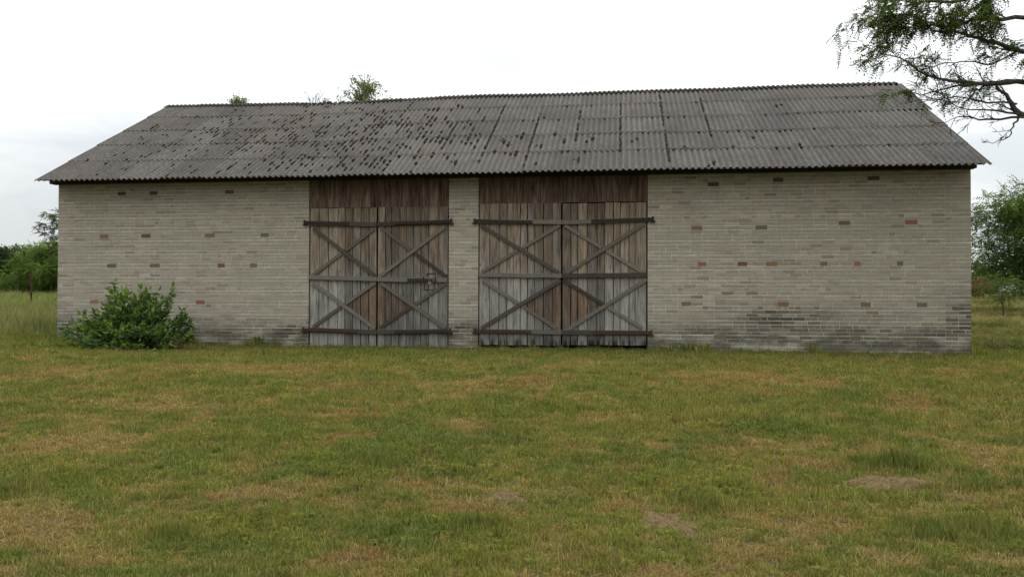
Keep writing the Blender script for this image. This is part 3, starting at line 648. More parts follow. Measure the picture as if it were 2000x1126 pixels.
# ------------------------------------------------------------------ foliage builders
def basis(d):
    d = Vector(d).normalized(); a = d.cross(Vector((0, 0, 1)))
    if a.length < 0.05: a = Vector((1, 0, 0))
    a.normalize(); return d, a, a.cross(d)
def leaf_quad(m, p, d, L, Wd, tone, roll=None, fold=0.25):
    d, a, u = basis(d); r = random.uniform(0, 6.28) if roll is None else roll
    s_ = a * math.cos(r) + u * math.sin(r); nrm = d.cross(s_); p = Vector(p)
    m.add([p, p + d * L * 0.45 + s_ * Wd * 0.5 + nrm * Wd * fold, p + d * L - nrm * L * 0.12, p + d * L * 0.45 - s_ * Wd * 0.5 + nrm * Wd * fold], [(0, 1, 2), (0, 2, 3)], (tone, 0, 0))
def pinnate(m, p, d, L, pairs, ll, lw, tone):
    d, a, u = basis(d); r = random.uniform(-0.7, 0.7); s_ = a * math.cos(r) + u * math.sin(r); p = Vector(p)
    w_ = s_ * max(0.0025, L * 0.012); e_ = p + d * L + Vector((0, 0, -1)) * L * 0.22; m_ = p + d * L * 0.5 + Vector((0, 0, -1)) * L * 0.055
    m.add([p - w_, p + w_, m_ + w_, m_ - w_, e_ + w_ * 0.5, e_ - w_ * 0.5], [(0, 1, 2, 3), (3, 2, 4, 5)], (0.1, 0, 0))
    for k in range(pairs + 1):
        t = 0.2 + 0.8 * k / pairs; q = p + d * L * t + Vector((0, 0, -1)) * L * 0.22 * t * t; tn = min(1, max(0, tone + random.uniform(-0.12, 0.12)))
        if k == pairs: leaf_quad(m, q, d, ll, lw, tn, 0); continue
        for sg in (-1, 1): leaf_quad(m, q, s_ * sg + d * 0.45 + Vector((0, 0, random.uniform(-0.35, 0.15))), ll * random.uniform(0.8, 1.1), lw, tn, random.uniform(-0.5, 0.5))
def rvec(): 
    v = Vector((random.gauss(0, 1), random.gauss(0, 1), random.gauss(0, 1))); return v.normalized()
def wiggle(p, d, L, n, jit, droop=0.0):
    pts = [Vector(p)]; d = Vector(d).normalized()
    for k in range(n):
        d = (d + rvec() * jit + Vector((0, 0, droop))).normalized(); pts.append(pts[-1] + d * L / n)
    return pts, d
def along(pts, t):
    f = t * (len(pts) - 1); i = min(int(f), len(pts) - 2); return pts[i].lerp(pts[i + 1], f - i), (pts[i + 1] - pts[i]).normalized()

M_ROB = mat_leaf('locust_leaves', (0.032, 0.044, 0.018), (0.072, 0.100, 0.034), (0.12, 0.155, 0.05), 0.4)
M_ROB2 = mat_leaf('bright_locust_leaves', (0.028, 0.046, 0.016), (0.082, 0.125, 0.034), (0.15, 0.205, 0.055), 0.4)
M_DARKLF = mat_leaf('dark_leaves', (0.024, 0.034, 0.020), (0.050, 0.064, 0.036), (0.08, 0.098, 0.05), 0.2, scale=0.4)
M_MIDLF = mat_leaf('mid_green_leaves', (0.034, 0.048, 0.022), (0.075, 0.098, 0.042), (0.12, 0.145, 0.062), 0.3, scale=0.4)
M_BIRLF = mat_leaf('birch_leaves', (0.055, 0.075, 0.025), (0.115, 0.145, 0.05), (0.19, 0.215, 0.085), 0.4)
M_SHRUB = mat_leaf('shrub_leaves', (0.026, 0.046, 0.015), (0.080, 0.130, 0.032), (0.18, 0.25, 0.055), 0.38, 0.015, 3.0)
M_DRYBUSH = mat_leaf('dry_leaves', (0.09, 0.05, 0.03), (0.16, 0.10, 0.055), (0.2, 0.15, 0.07), 0.2)
M_TWIG = mat_plain('twigs', [(0.3, (0.03, 0.026, 0.022)), (0.6, (0.075, 0.065, 0.055))], 20)

random.seed(21)
# overhanging locust tree to the right of the barn, trunk outside the frame
DEP = 13.5
def P(px, py, dz=0.0): return Vector(at_depth(px, py, DEP + dz))
base = at_depth(2390, 600, DEP + 0.6); tb = Vector((base[0], base[1], float(gz(base[0], base[1]))))
loc = thing('locust_tree', 'overhanging locust tree reaching bare twigs and feathery leaves over the roof end', 'tree', tb, 'locust trees around the barn')
wood, lf = MB(), MB(); V0 = tb
def rel(pts): return [Vector(p) - V0 for p in pts]
crown_top = P(2330, -420)
trunk = [tb + Vector((0, 0, -0.2)), tb + Vector((0.05, 0, 1.2)), P(2370, 330), P(2345, 160), P(2320, -60), P(2335, -260), crown_top]
wood.tube(rel(trunk), [0.27, 0.22, 0.19, 0.17, 0.13, 0.09, 0.04], 9)
def twig_leaves(p, d, n, tone, spread=0.25, L=0.24):
    for _ in range(n):
        q = Vector(p) + rvec() * spread * random.random(); dd = (Vector(d) * 0.6 + rvec() * 0.8 + Vector((0, 0, -0.45))).normalized()
        pinnate(lf, q - V0, dd, L * random.uniform(0.7, 1.15), 6, 0.052, 0.025, min(1, max(0, random.gauss(tone, 0.18))))
def limb(px_pts, r0, r1, twigs, leafy, tlen=0.9, up=0.1, tone=0.45):
    pts = [P(a, b, c) for a, b, c in px_pts]
    fine = []
    for a, b in zip(pts[:-1], pts[1:]):
        for k in range(3): fine.append(a.lerp(b, k / 3) + rvec() * 0.025)
    fine.append(pts[-1]); n = len(fine); wood.tube(rel(fine), [r0 + (r1 - r0) * k / (n - 1) for k in range(n)], 7)
    for k in range(twigs):
        t = random.uniform(0.12, 1.0) if k else 1.0; p, d = along(fine, t)
        dd = (d * 0.9 + rvec() * 0.75 + Vector((0, 0, up))).normalized(); L = tlen * random.uniform(0.4, 1.1)
        tp, de = wiggle(p, dd, L, 6, 0.22, 0.02); rr = max(0.006, (r0 + (r1 - r0) * t) * 0.4); wood.tube(rel(tp), [rr * (1 - 0.75 * i / 6) for i in range(7)], 5, cap=False)
        for _ in range(random.randint(3, 6)):
            q, dq = along(tp, random.uniform(0.25, 1)); t2, d2 = wiggle(q, dq + rvec() * 0.8, L * random.uniform(0.25, 0.6), 4, 0.28, 0.0)
            wood.tube(rel(t2), [0.006, 0.005, 0.0045, 0.004, 0.003], 4, cap=False)
            if random.random() < leafy:
                for _ in range(3):
                    qq, dq2 = along(t2, random.uniform(0.2, 1)); twig_leaves(qq, dq2, random.randint(1, 3), tone, 0.05)
        if random.random() < leafy:
            for _ in range(4):
                qq, dq2 = along(tp, random.uniform(0.35, 1)); twig_leaves(qq, dq2, 2, tone, 0.07)
# upper leafy limb, the bough below it, the long bare boughs over the roof end, and the drooping one
limb([(2345, 120, 0), (2200, 40, 0.2), (2080, 45, 0.1), (1985, 35, 0), (1900, 40, 0), (1850, 52, -0.1), (1800, 45, -0.1)], 0.06, 0.012, 17, 0.9, 0.75, 0.05)
limb([(2350, 160, 0), (2180, 150, -0.3), (2060, 110, -0.2), (1985, 98, -0.2), (1930, 78, -0.1), (1880, 66, 0), (1820, 58, 0), (1765, 25, 0)], 0.06, 0.008, 17, 0.8, 0.6, 0.15)
limb([(2320, -20, 0), (2150, -60, 0), (1990, -40, 0.2), (1890, 0, 0.2), (1810, 5, 0.2), (1745, 0, 0.2)], 0.055, 0.01, 18, 1.0, 0.8, -0.1, 0.5)
limb([(2360, 240, 0), (2150, 190, 0.2), (1990, 158, 0), (1930, 162, 0), (1880, 160, -0.1), (1815, 148, -0.1), (1760, 115, -0.2), (1715, 100, -0.2)], 0.055, 0.006, 22, 0.30, 0.55, 0.05, 0.4)
limb([(2000, 158, 0), (1900, 163, 0.2), (1855, 172, 0.1), (1800, 184, 0.1), (1770, 180, 0.1)], 0.024, 0.005, 10, 0.06, 0.4, 0.0)
limb([(2370, 330, 0), (2150, 250, 0.1), (2000, 226, 0), (1975, 205, 0), (1965, 185, 0), (1945, 168, 0)], 0.07, 0.02, 10, 0.1, 0.4, 0.1)
limb([(2000, 226, 0), (1950, 215, -0.2), (1890, 213, -0.2), (1840, 200, -0.2)], 0.022, 0.004, 12, 0.03, 0.45, 0.05)
limb([(2000, 230, 0), (1930, 233, 0.1), (1880, 228, 0.1), (1850, 238, 0.2)], 0.022, 0.004, 10, 0.0, 0.4, -0.1)
limb([(1990, 228, 0), (1978, 245, -0.1), (1972, 268, -0.1), (1940, 280, -0.2)], 0.018, 0.005, 4, 0.0, 0.3, -0.2)
limb([(1990, 100, 0), (1940, 125, 0.2), (1880, 118, 0.2), (1830, 125, 0.2), (1800, 138, 0.2)], 0.016, 0.004, 9, 0.2, 0.35, 0.0)
limb([(1985, 205, 0), (1900, 195, -0.2), (1850, 190, -0.1), (1810, 178, 0)], 0.018, 0.004, 8, 0.05, 0.4, 0.0)
for k in range(9):                                        # the rest of the crown, above and beyond the frame
    a = Vector(trunk[4]).lerp(crown_top, k / 9); ang = k * 2.4; e = a + Vector((math.cos(ang) * 1.7 + 0.7, math.sin(ang) * 1.9, 0.5 + 0.1 * k))
    tp, d = wiggle(a, e - a, (e - a).length, 6, 0.12); wood.tube(rel(tp), [0.05 * (1 - 0.12 * i) for i in range(7)], 5)
    for _ in range(26):
        q, dq = along(tp, random.uniform(0.3, 1)); twig_leaves(q + rvec() * 0.35, dq, 2, 0.5, 0.3, 0.27)
wood.obj('trunk', M_BARK, loc, True); lf.obj('crown', M_ROB, loc)

# generic tree: trunk, limbs, leaf sprays spread through clumps with gaps
def tree(name, label, pos, H, rx, rz, trunk_h, n_cl, per, leafL, mat, bark=M_BARK, pin=False, group=None, lean=0.0, trunk_r=None, tone=0.5, cl_r=0.35):
    b = Vector((pos[0], pos[1], float(gz(pos[0], pos[1])))); root = thing(name, label, 'bush' if 'bush' in name else 'tree', b, group or {'hedgerow_tree': 'hedgerow trees behind the meadow', 'locust_tree': 'locust trees around the barn', 'dark_tree': 'dark trees on the far field edge'}.get(name)); wd, lv = MB(), MB()
    tr = trunk_r or H * 0.018
    tk = [Vector((0, 0, -0.2))] + [Vector((lean * t * H + random.uniform(-0.02, 0.02) * H, random.uniform(-0.02, 0.02) * H, H * t * 0.9)) for t in (0.2, 0.45, 0.7, 1.0)]
    wd.tube(tk, [tr, tr * 0.85, tr * 0.6, tr * 0.35, tr * 0.08], 7)
    for k in range(n_cl):
        while True:
            q = Vector((random.uniform(-1, 1), random.uniform(-1, 1), random.uniform(-1, 1)))
            if 0.25 < q.length < 1: break
        c = Vector((q.x * rx + lean * H * 0.7, q.y * rx, trunk_h + rz + q.z * rz)); a, _ = along(tk, min(0.98, max(0.25, (c.z / (H * 0.9)) * 0.8)))
        tp, d = wiggle(a, c - a, (c - a).length, 4, 0.12); wd.tube(tp, [tr * 0.22 * (1 - 0.2 * i) for i in range(5)], 4, cap=False)
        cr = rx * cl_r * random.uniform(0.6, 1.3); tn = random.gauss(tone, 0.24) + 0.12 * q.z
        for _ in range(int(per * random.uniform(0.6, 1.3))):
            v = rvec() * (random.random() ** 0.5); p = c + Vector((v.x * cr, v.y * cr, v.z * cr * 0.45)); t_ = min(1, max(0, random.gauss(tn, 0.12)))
            dd = (v + rvec() * 0.7 + Vector((0, 0, -0.25)))
            if pin: pinnate(lv, p, dd, leafL * random.uniform(0.7, 1.2), 4, leafL * 0.22, leafL * 0.11, t_)
            else: leaf_quad(lv, p, dd, leafL * random.uniform(0.6, 1.3), leafL * random.uniform(0.4, 0.65), t_)
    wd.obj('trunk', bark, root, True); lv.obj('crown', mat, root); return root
def on_ground(px, dep):
    p = at_depth(px, 583, dep); return p[0], p[1]

# right of the barn
tree('locust_tree', 'leafy green locust tree standing beyond the right barn corner', on_ground(2010, 38), 6.4, 2.75, 2.4, 1.2, 92, 46, 0.54, M_ROB2, pin=True, tone=0.36, cl_r=0.26)
tree('locust_sapling', 'thin low locust sapling at the edge of the dry field', on_ground(1958, 33), 1.75, 0.95, 0.62, 0.55, 26, 16, 0.30, M_ROB, pin=True, tone=0.45)
tree('dry_bush', 'low rusty brown bush behind the locust saplings', on_ground(1922, 62), 2.0, 1.3, 0.75, 0.25, 40, 60, 0.16, M_DRYBUSH)
tree('dark_tree', 'small dark green tree on the far field edge beside the right barn corner', on_ground(1900, 85), 3.6, 2.2, 1.6, 0.2, 50, 70, 0.35, M_MIDLF)
tree('dark_tree', 'round dark tree behind the leafy locust tree on the right', on_ground(2030, 80), 5.0, 4.0, 2.3, 0.2, 60, 70, 0.4, M_DARKLF)
# left of the barn
tree('locust_tree', 'bright green young locust tree behind the rusty post', on_ground(88, 46), 3.3, 1.75, 1.45, 0.35, 70, 42, 0.42, M_ROB2, pin=True, tone=0.74, cl_r=0.28)
tree('locust_tree', 'low bright green locust growth in front of the dark hedgerow trees', on_ground(30, 47), 1.7, 1.9, 0.8, 0.1, 46, 36, 0.40, M_ROB2, pin=True, tone=0.6, cl_r=0.33)
tree('hedgerow_tree', 'dull green hedgerow tree with a rounded top, second behind the meadow', on_ground(42, 72), 4.2, 2.8, 2.0, 0.1, 100, 90, 0.26, M_MIDLF, tone=0.4)
tree('hedgerow_tree', 'dark brownish green hedgerow tree, darkest at the meadow edge', on_ground(-12, 66), 3.6, 1.9, 1.75, 0.1, 90, 90, 0.26, M_DARKLF, tone=0.35)
tree('hedgerow_tree', 'broad dark hedgerow tree hidden partly by the barn corner', on_ground(135, 66), 4.2, 2.4, 2.0, 0.1, 100, 80, 0.28, M_MIDLF, tone=0.4)
for k, px in enumerate((-120, -210, -320)):
    tree('hedgerow_tree', 'dark hedgerow tree in the row running on past the meadow', on_ground(px, 68), 4.0, 3.0, 1.9, 0.1, 60, 70, 0.35, M_DARKLF, tone=0.4)
# tree hidden behind the barn, whose twigs reach past the left corner
random.seed(33); x, y = on_ground(182, 27); sb0 = Vector((x, y, float(gz(x, y))))
hid = thing('locust_tree', 'sparse locust tree behind the barn, twigs reaching past its left corner', 'tree', sb0, 'locust trees around the barn'); wd, lf2 = MB(), MB()
tk = [Vector((0, 0, -0.2)), Vector((0.05, 0, 1.0)), Vector((-0.05, 0, 2.2)), Vector((0.05, 0, 3.3)), Vector((0, 0, 4.0))]; wd.tube(tk, [0.09, 0.075, 0.055, 0.035, 0.01], 7)
for k, (px, py) in enumerate(((72, 430), (90, 413), (84, 462), (102, 488), (98, 446), (112, 425), (108, 470), (240, 430), (250, 470), (200, 400), (150, 405))):
    e = Vector(at_depth(px, py, 27 + random.uniform(-0.5, 0.5))) - sb0; a0, _ = along(tk, min(0.95, max(0.3, (e.z - 0.35) / 4.2)))
    tp, d = wiggle(a0, e - a0, (e - a0).length, 6, 0.1); tp = [q.lerp(a0.lerp(e, i / 6), 0.6) for i, q in enumerate(tp)]; wd.tube(tp, [0.026, 0.022, 0.018, 0.014, 0.011, 0.008, 0.006], 5, cap=False)
    for _ in range(9):
        q, dq = along(tp, random.uniform(0.45, 1.0)); t2, d2 = wiggle(q, dq + rvec() * 0.7, random.uniform(0.15, 0.4), 3, 0.25); wd.tube(t2, [0.008, 0.007, 0.006, 0.005], 4, cap=False)
        for _ in range(3):
            qq, dq2 = along(t2, random.uniform(0.3, 1)); pinnate(lf2, qq, dq2 + rvec() * 0.8 + Vector((0, 0, -0.3)), random.uniform(0.16, 0.26), 5, 0.075, 0.035, min(1, max(0, random.gauss(0.3, 0.15))))
wd.obj('trunk', M_BARK, hid, True); lf2.obj('crown', M_ROB, hid)
# birches whose tops show over the ridge
def birch(px, top_py, dep, spread, label, n=110, z_lo=0.62):
    x, y = on_ground(px, dep); b = Vector((x, y, float(gz(x, y)))); top = Vector(at_depth(px, top_py, dep)); H = top.z - b.z
    root = thing('birch_tree', label, 'tree', b, 'birches behind the barn'); wd, lv = MB(), MB()
    wd.tube([Vector((0, 0, -0.2)), Vector((0.05, 0, H * 0.4)), Vector((-0.05, 0, H * 0.75)), Vector((0, 0, H))], [0.13, 0.09, 0.045, 0.008], 7)
    for _ in range(n):
        h = random.uniform(z_lo, 0.99); r = spread * (1.08 - h) / (1.08 - z_lo); a = random.uniform(0, 6.28)
        st = Vector((0, 0, H * (h - 0.05))); d = Vector((math.cos(a), math.sin(a), 1.1))
        tp, de = wiggle(st, d, r * random.uniform(0.5, 1.3) + 0.15, 5, 0.15, -0.02); wd.tube(tp, [0.012, 0.010, 0.008, 0.006, 0.005, 0.004], 4, cap=False)
        for _ in range(20):
            q, _d = along(tp, random.uniform(0.1, 1)); leaf_quad(lv, q + rvec() * 0.07, rvec() + Vector((0, 0, -0.4)), random.uniform(0.07, 0.11), random.uniform(0.05, 0.075), min(1, max(0, random.gauss(0.5, 0.22))))
    wd.obj('trunk', M_BIRCH, root, True); lv.obj('crown', M_BIRLF, root)
birch(710, 140, 34, 2.3, 'light green birch whose bushy top rises above the ridge', 260)
birch(464, 174, 34, 1.0, 'thin birch whose single leafy tip just clears the ridge', 160, 0.72)
# weeds rooted in the gap of the ridge
for px, n, h, lab in ((614, 9, 0.42, 'tall scraggly weed rooted in the gap of the ridge'), (634, 12, 0.2, 'low dry weed tuft beside the gap in the ridge')):
    x = float(at_y(px, 196, W2)[0]); b = Vector((x, W2 - 0.02, ZR - 0.07 + sag(x, 1))); m = MB()
    for _ in range(n):
        tp, d = wiggle(Vector((random.uniform(-0.12, 0.12), random.uniform(-0.03, 0.03), -0.03)), Vector((random.uniform(-0.5, 0.5), 0, 1)), h * random.uniform(0.5, 1.1), 4, 0.2)
        m.tube(tp, [0.006, 0.005, 0.004, 0.003, 0.002], 4, cap=False)
        for _ in range(5):
            q, dq = along(tp, random.uniform(0.3, 1)); leaf_quad(m, q, rvec() + Vector((0, 0, 0.5)), 0.05, 0.02, 0.3)
    o = m.obj('weed', M_DRYBUSH if px == 634 else M_DARKLF); o.location = b; tag(o, lab, 'weed', 'weeds on the ridge')

random.seed(5)
# ------------------------------------------------------------------ shrub at the left wall
SY = -1.95; bx = float(at_y(252, 675, SY)[0]); sb = Vector((bx, SY, float(gz(bx, SY))))
shrub = thing('shrub', 'dense dark green leafy shrub growing against the left part of the wall', 'shrub', sb); st, fo = MB(), MB()
LOBES = [(-0.55, 0.0, 0.45, 0.62, 0.5), (0.1, 0.05, 0.62, 0.68, 0.62), (0.65, 0.0, 0.42, 0.55, 0.48), (-0.9, -0.05, 0.28, 0.42, 0.34), (0.25, -0.25, 0.38, 0.7, 0.42), (-0.2, -0.2, 0.4, 0.6, 0.42), (1.0, 0.05, 0.3, 0.3, 0.35), (-0.25, 0.15, 0.85, 0.3, 0.4), (0.45, 0.15, 0.85, 0.32, 0.35), (0.1, -0.6, 0.25, 0.75, 0.35), (-0.6, -0.5, 0.22, 0.5, 0.32), (0.7, -0.5, 0.22, 0.45, 0.32), (0.0, 0.35, 0.7, 0.8, 0.6), (0.0, 0.0, 0.85, 0.55, 0.4)]
def shrub_leaf(p, out, sz=1.0):
    dd = (Vector(out) * 0.9 + rvec() * 0.7 + Vector((0, 0, -0.15))).normalized(); L = random.uniform(0.07, 0.165) * sz
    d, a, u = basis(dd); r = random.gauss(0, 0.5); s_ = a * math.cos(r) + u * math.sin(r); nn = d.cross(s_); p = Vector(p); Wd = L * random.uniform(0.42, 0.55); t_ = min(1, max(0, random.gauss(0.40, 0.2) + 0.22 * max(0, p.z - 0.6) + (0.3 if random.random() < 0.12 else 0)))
    fo.add([p, p + d * L * 0.28 + s_ * Wd * 0.45 + nn * Wd * 0.2, p + d * L * 0.6 + s_ * Wd * 0.42 + nn * Wd * 0.15, p + d * L - nn * L * 0.1, p + d * L * 0.6 - s_ * Wd * 0.42 + nn * Wd * 0.15, p + d * L * 0.28 - s_ * Wd * 0.45 + nn * Wd * 0.2],
           [(0, 1, 2, 3), (0, 3, 4, 5)], (t_, 0, 0))
for lx, ly, lz, lr, lh in LOBES:
    for _ in range(int(17 * lr / 0.6)):
        v = rvec(); v.z = abs(v.z) * 1.0 - 0.15; e = Vector((lx + v.x * lr, ly + v.y * min(lr, 0.55), max(0.05, lz + v.z * lh)))
        tp, d = wiggle(Vector((lx * 0.3 + random.uniform(-0.1, 0.1), 0.05, 0)), e - Vector((lx * 0.3, 0, 0)), e.length, 6, 0.1)
        tp = [a.lerp(Vector((lx * 0.3, 0.05, 0)).lerp(e, i / 6), 0.5) for i, a in enumerate(tp)]; st.tube(tp, [0.012 - 0.0015 * i for i in range(7)], 4, cap=False)
        for _ in range(26):
            q, dq = along(tp, random.uniform(0.35, 1.0)); q = q + rvec() * 0.09
            if q.z > -0.02: shrub_leaf(q, (dq + (q - Vector((lx, ly, lz))).normalized()).normalized())
for x0, hgt, lean in ((-0.42, 1.50, -0.05), (-0.33, 1.3, 0.05), (0.28, 1.3, -0.02), (0.62, 1.42, 0.22), (0.55, 1.25, 0.05), (1.1, 0.85, 0.5), (-0.9, 0.85, -0.1), (0.0, 1.2, 0.0), (1.25, 0.7, 0.55), (-0.5, 1.35, -0.2), (0.72, 1.2, 0.35), (-1.1, 0.7, -0.35), (0.9, 1.0, 0.45), (0.15, 1.35, 0.1), (1.3, 0.55, 0.8), (-0.15, 1.3, -0.12)):
    tp, d = wiggle(Vector((x0 * 0.8, 0.1, 0)), Vector((lean, 0.0, 1)), hgt, 8, 0.07); st.tube(tp, [0.013 - 0.0013 * i for i in range(9)], 5)
    for k in range(34):
        q, dq = along(tp, 0.45 + 0.55 * k / 34); shrub_leaf(q, (rvec() + Vector((0, 0, 0.35))).normalized(), 1.0)
for _ in range(160):                                       # low skirt creeping over the lawn to the left
    q = Vector((random.uniform(-1.75, 1.2), random.uniform(-0.9, 0.1), random.uniform(0.02, 0.16))); shrub_leaf(q, (rvec() + Vector((0, -0.4, 0.3))).normalized(), 0.9)
st.obj('stem', M_BARK, shrub, True); fo.obj('foliage', M_SHRUB, shrub)

# ------------------------------------------------------------------ rusty post in the meadow
pp = at_depth(62.5, 600, 31); pz = float(gz(pp[0], pp[1])); ptop = at_depth(62.5, 533, 31)[2] - pz
post = thing('fence_post', 'rusty dark angle iron fence post standing in the tall meadow grass', 'post', (pp[0], pp[1], pz))
m = MB(); m.box(-0.04, 0.04, -0.055, -0.04, -0.3, ptop); m.box(-0.04, -0.025, -0.0398, 0.04, -0.3, ptop - 0.002); m.obj('angle_iron', M_RUST, post)
m = MB(); m.bar((-0.06, ptop - 0.25), (0.06, ptop - 0.25), 0.03, -0.075, -0.0555); m.bar((-0.06, ptop - 0.8), (0.06, ptop - 0.8), 0.03, -0.075, -0.0555); m.obj('wire_clip', M_IRON, post)

# ------------------------------------------------------------------ molehills
s = N('sandy_soil'); f = s.noise(45, detail=7, rough=0.75); M_SOIL = s.out(s.ramp(f, [(0.3, (0.05, 0.034, 0.016)), (0.5, (0.15, 0.105, 0.056)), (0.75, (0.24, 0.178, 0.104))]), 1.0, f, 0.9, 0.02, spec=0.0)
for k, (Pm, rx, ry, h) in enumerate(MOLE):
    m = MB(); nr, na = 14, 36; m.v.append((0, 0, h + 0.01)); 
    for i in range(1, nr + 1):
        for j in range(na):
            t = i / nr; a = 2 * math.pi * j / na; e = 1 + 0.9 * (float(fbm(np.array(math.cos(a) * 2.2 + k * 9), np.array(math.sin(a) * 2.2), 77)) - 0.5) * 2
            x, y = math.cos(a) * rx * t * e, math.sin(a) * ry * t * e; hh = h * (math.cos(t * math.pi) * 0.5 + 0.5) + 0.05 * (float(fbm(np.array((x + k) * 30), np.array(y * 30), 78)) - 0.5) * (1 - t * 0.4) + 0.006 - 0.05 * max(0, t - 0.8) * 5 * 0.6
            m.v.append((x, y, hh + float(gz(Pm[0] + x, Pm[1] + y) - gz(Pm[0], Pm[1]))))
    m.f = [(0, 1 + j, 1 + (j + 1) % na) for j in range(na)] + [(1 + (i - 1) * na + j, 1 + i * na + j, 1 + i * na + (j + 1) % na, 1 + (i - 1) * na + (j + 1) % na) for i in range(1, nr) for j in range(na)]
    m.a = [(0.5, 0, 0)] * len(m.f); o = m.obj('molehill', M_SOIL, None, True); o.location = (Pm[0], Pm[1], float(gz(Pm[0], Pm[1])))
    tag(o, ('small round heap of pale bare soil in the lawn', 'flat worn patch of bare grey soil in the lawn', 'bare soil heap under a green grass tussock')[k], 'molehill', 'molehills in the lawn')

# ------------------------------------------------------------------ grass
M_GRASS = mat_grass('grass_blades')
def clump(m, gid, n, rad, h0, h1, wd, lean, straw=0.1, flat=0.0, broad=False):
    for _ in range(n):
        a = random.uniform(0, 6.28); r = rad * math.sqrt(random.random()); x, y = math.cos(a) * r, math.sin(a) * r
        h = random.uniform(h0, h1); b = random.uniform(0, 6.28); ln = lean * random.uniform(0.3, 1.4) * h; wv = wd * random.uniform(0.6, 1.3); px_, py_ = -math.sin(b) * wv / 2, math.cos(b) * wv / 2
        dx, dy = math.cos(b) * ln, math.sin(b) * ln
        if random.random() < flat: h *= 0.25; dx *= 3; dy *= 3
        z0 = -0.012; i = len(m[0])
        if broad:
            m[0] += [(x, y, z0), (x + dx * .5 + px_, y + dy * .5 + py_, h * .75), (x + dx * 1.3, y + dy * 1.3, h * .8), (x + dx * .5 - px_, y + dy * .5 - py_, h * .75)]
            m[1] += [(i, i + 1, i + 2), (i, i + 2, i + 3)]; k = 2
        else:
            m[0] += [(x - px_, y - py_, z0), (x + px_, y + py_, z0), (x + dx * .35 + px_ * .8, y + dy * .35 + py_ * .8, h * .62), (x + dx * .35 - px_ * .8, y + dy * .35 - py_ * .8, h * .62), (x + dx, y + dy, h)]
            m[1] += [(i, i + 1, i + 2, i + 3), (i + 3, i + 2, i + 4)]; k = 2
        t = (random.random() if not broad else random.uniform(0.4, 0.9), 1.0 if random.random() < straw else random.uniform(0, 0.15), 0)
        m[2] += [t] * k; m[3] += [gid] * k
def grass_object(name, label, clumps, pts, rot, scl, tint, pick):
    m = [[], [], [], []]
    for g, cfg in enumerate(clumps): clump(m, g, **cfg)
    nv = len(m[0]); me = bpy.data.meshes.new(name); npt = len(pts)
    me.from_pydata(m[0] + [tuple(p) for p in pts.tolist()], [], m[1])
    def pa(n, typ, arr, field, dim):
        a = me.attributes.new(n, typ, 'POINT'); full = np.zeros((nv + npt, dim), np.float32 if typ != 'INT' else np.int32); full[nv:] = arr.reshape(npt, dim); a.data.foreach_set(field, full.ravel())
    isp = np.ones((npt, 1), np.int32); pa('is_point', 'INT', isp, 'value', 1); pa('turn', 'FLOAT_VECTOR', rot, 'vector', 3); pa('size', 'FLOAT_VECTOR', scl, 'vector', 3)
    pa('tint', 'FLOAT_COLOR', np.concatenate([tint, np.ones((npt, 1))], 1), 'color', 4); pa('pick', 'INT', pick, 'value', 1)
    at = me.attributes.new('tone', 'FLOAT_COLOR', 'FACE'); arr = np.ones((len(m[1]), 4), np.float32); arr[:, :3] = m[2]; at.data.foreach_set('color', arr.ravel())
    at = me.attributes.new('gid', 'INT', 'FACE'); at.data.foreach_set('value', np.array(m[3], np.int32))
    me.materials.append(M_GRASS); o = bpy.data.objects.new(name, me); COL.objects.link(o); tag(o, label, 'grass', kind='stuff')
    md = o.modifiers.new('grow', 'NODES'); md.node_group = GRASS_NG; return o
ng = bpy.data.node_groups.new('grass_growth', 'GeometryNodeTree'); GRASS_NG = ng
ng.interface.new_socket('Geometry', in_out='INPUT', socket_type='NodeSocketGeometry'); ng.interface.new_socket('Geometry', in_out='OUTPUT', socket_type='NodeSocketGeometry')
gi, gout = ng.nodes.new('NodeGroupInput'), ng.nodes.new('NodeGroupOutput')
def na(n, t):
    x = ng.nodes.new('GeometryNodeInputNamedAttribute'); x.data_type = t; x.inputs[0].default_value = n; return [o for o in x.outputs if o.enabled][0]
sepn = ng.nodes.new('GeometryNodeSeparateGeometry'); sepn.domain = 'POINT'; ng.links.new(gi.outputs[0], sepn.inputs[0]); ng.links.new(na('is_point', 'INT'), sepn.inputs[1])
spl = ng.nodes.new('GeometryNodeSplitToInstances'); spl.domain = 'FACE'; ng.links.new(sepn.outputs[1], spl.inputs[0]); ng.links.new(na('gid', 'INT'), spl.inputs['Group ID'])
iop = ng.nodes.new('GeometryNodeInstanceOnPoints'); ng.links.new(sepn.outputs[0], iop.inputs['Points']); ng.links.new(spl.outputs[0], iop.inputs['Instance'])
iop.inputs['Pick Instance'].default_value = True; ng.links.new(na('pick', 'INT'), iop.inputs['Instance Index'])
ng.links.new(na('turn', 'FLOAT_VECTOR'), iop.inputs['Rotation']); ng.links.new(na('size', 'FLOAT_VECTOR'), iop.inputs['Scale'])
ng.links.new(iop.outputs[0], gout.inputs[0])

def in_view(x, y, z, mx_=0.10):
    d = np.stack([x, y, z], 1) - CAM; dep = d @ F; u = (d @ RV) / dep; v = (d @ UV) / dep
    return (dep > 0.5) & (np.abs(u) < 0.625 + mx_ + 2.2 / np.maximum(dep, 1)) & (v > -0.352 - 0.05 - 0.5 / np.maximum(dep, 1))
def rot_arr(n, tiltv): return np.stack([rng.normal(0, tiltv, n), rng.normal(0, tiltv, n), rng.uniform(0, 6.283, n)], 1)
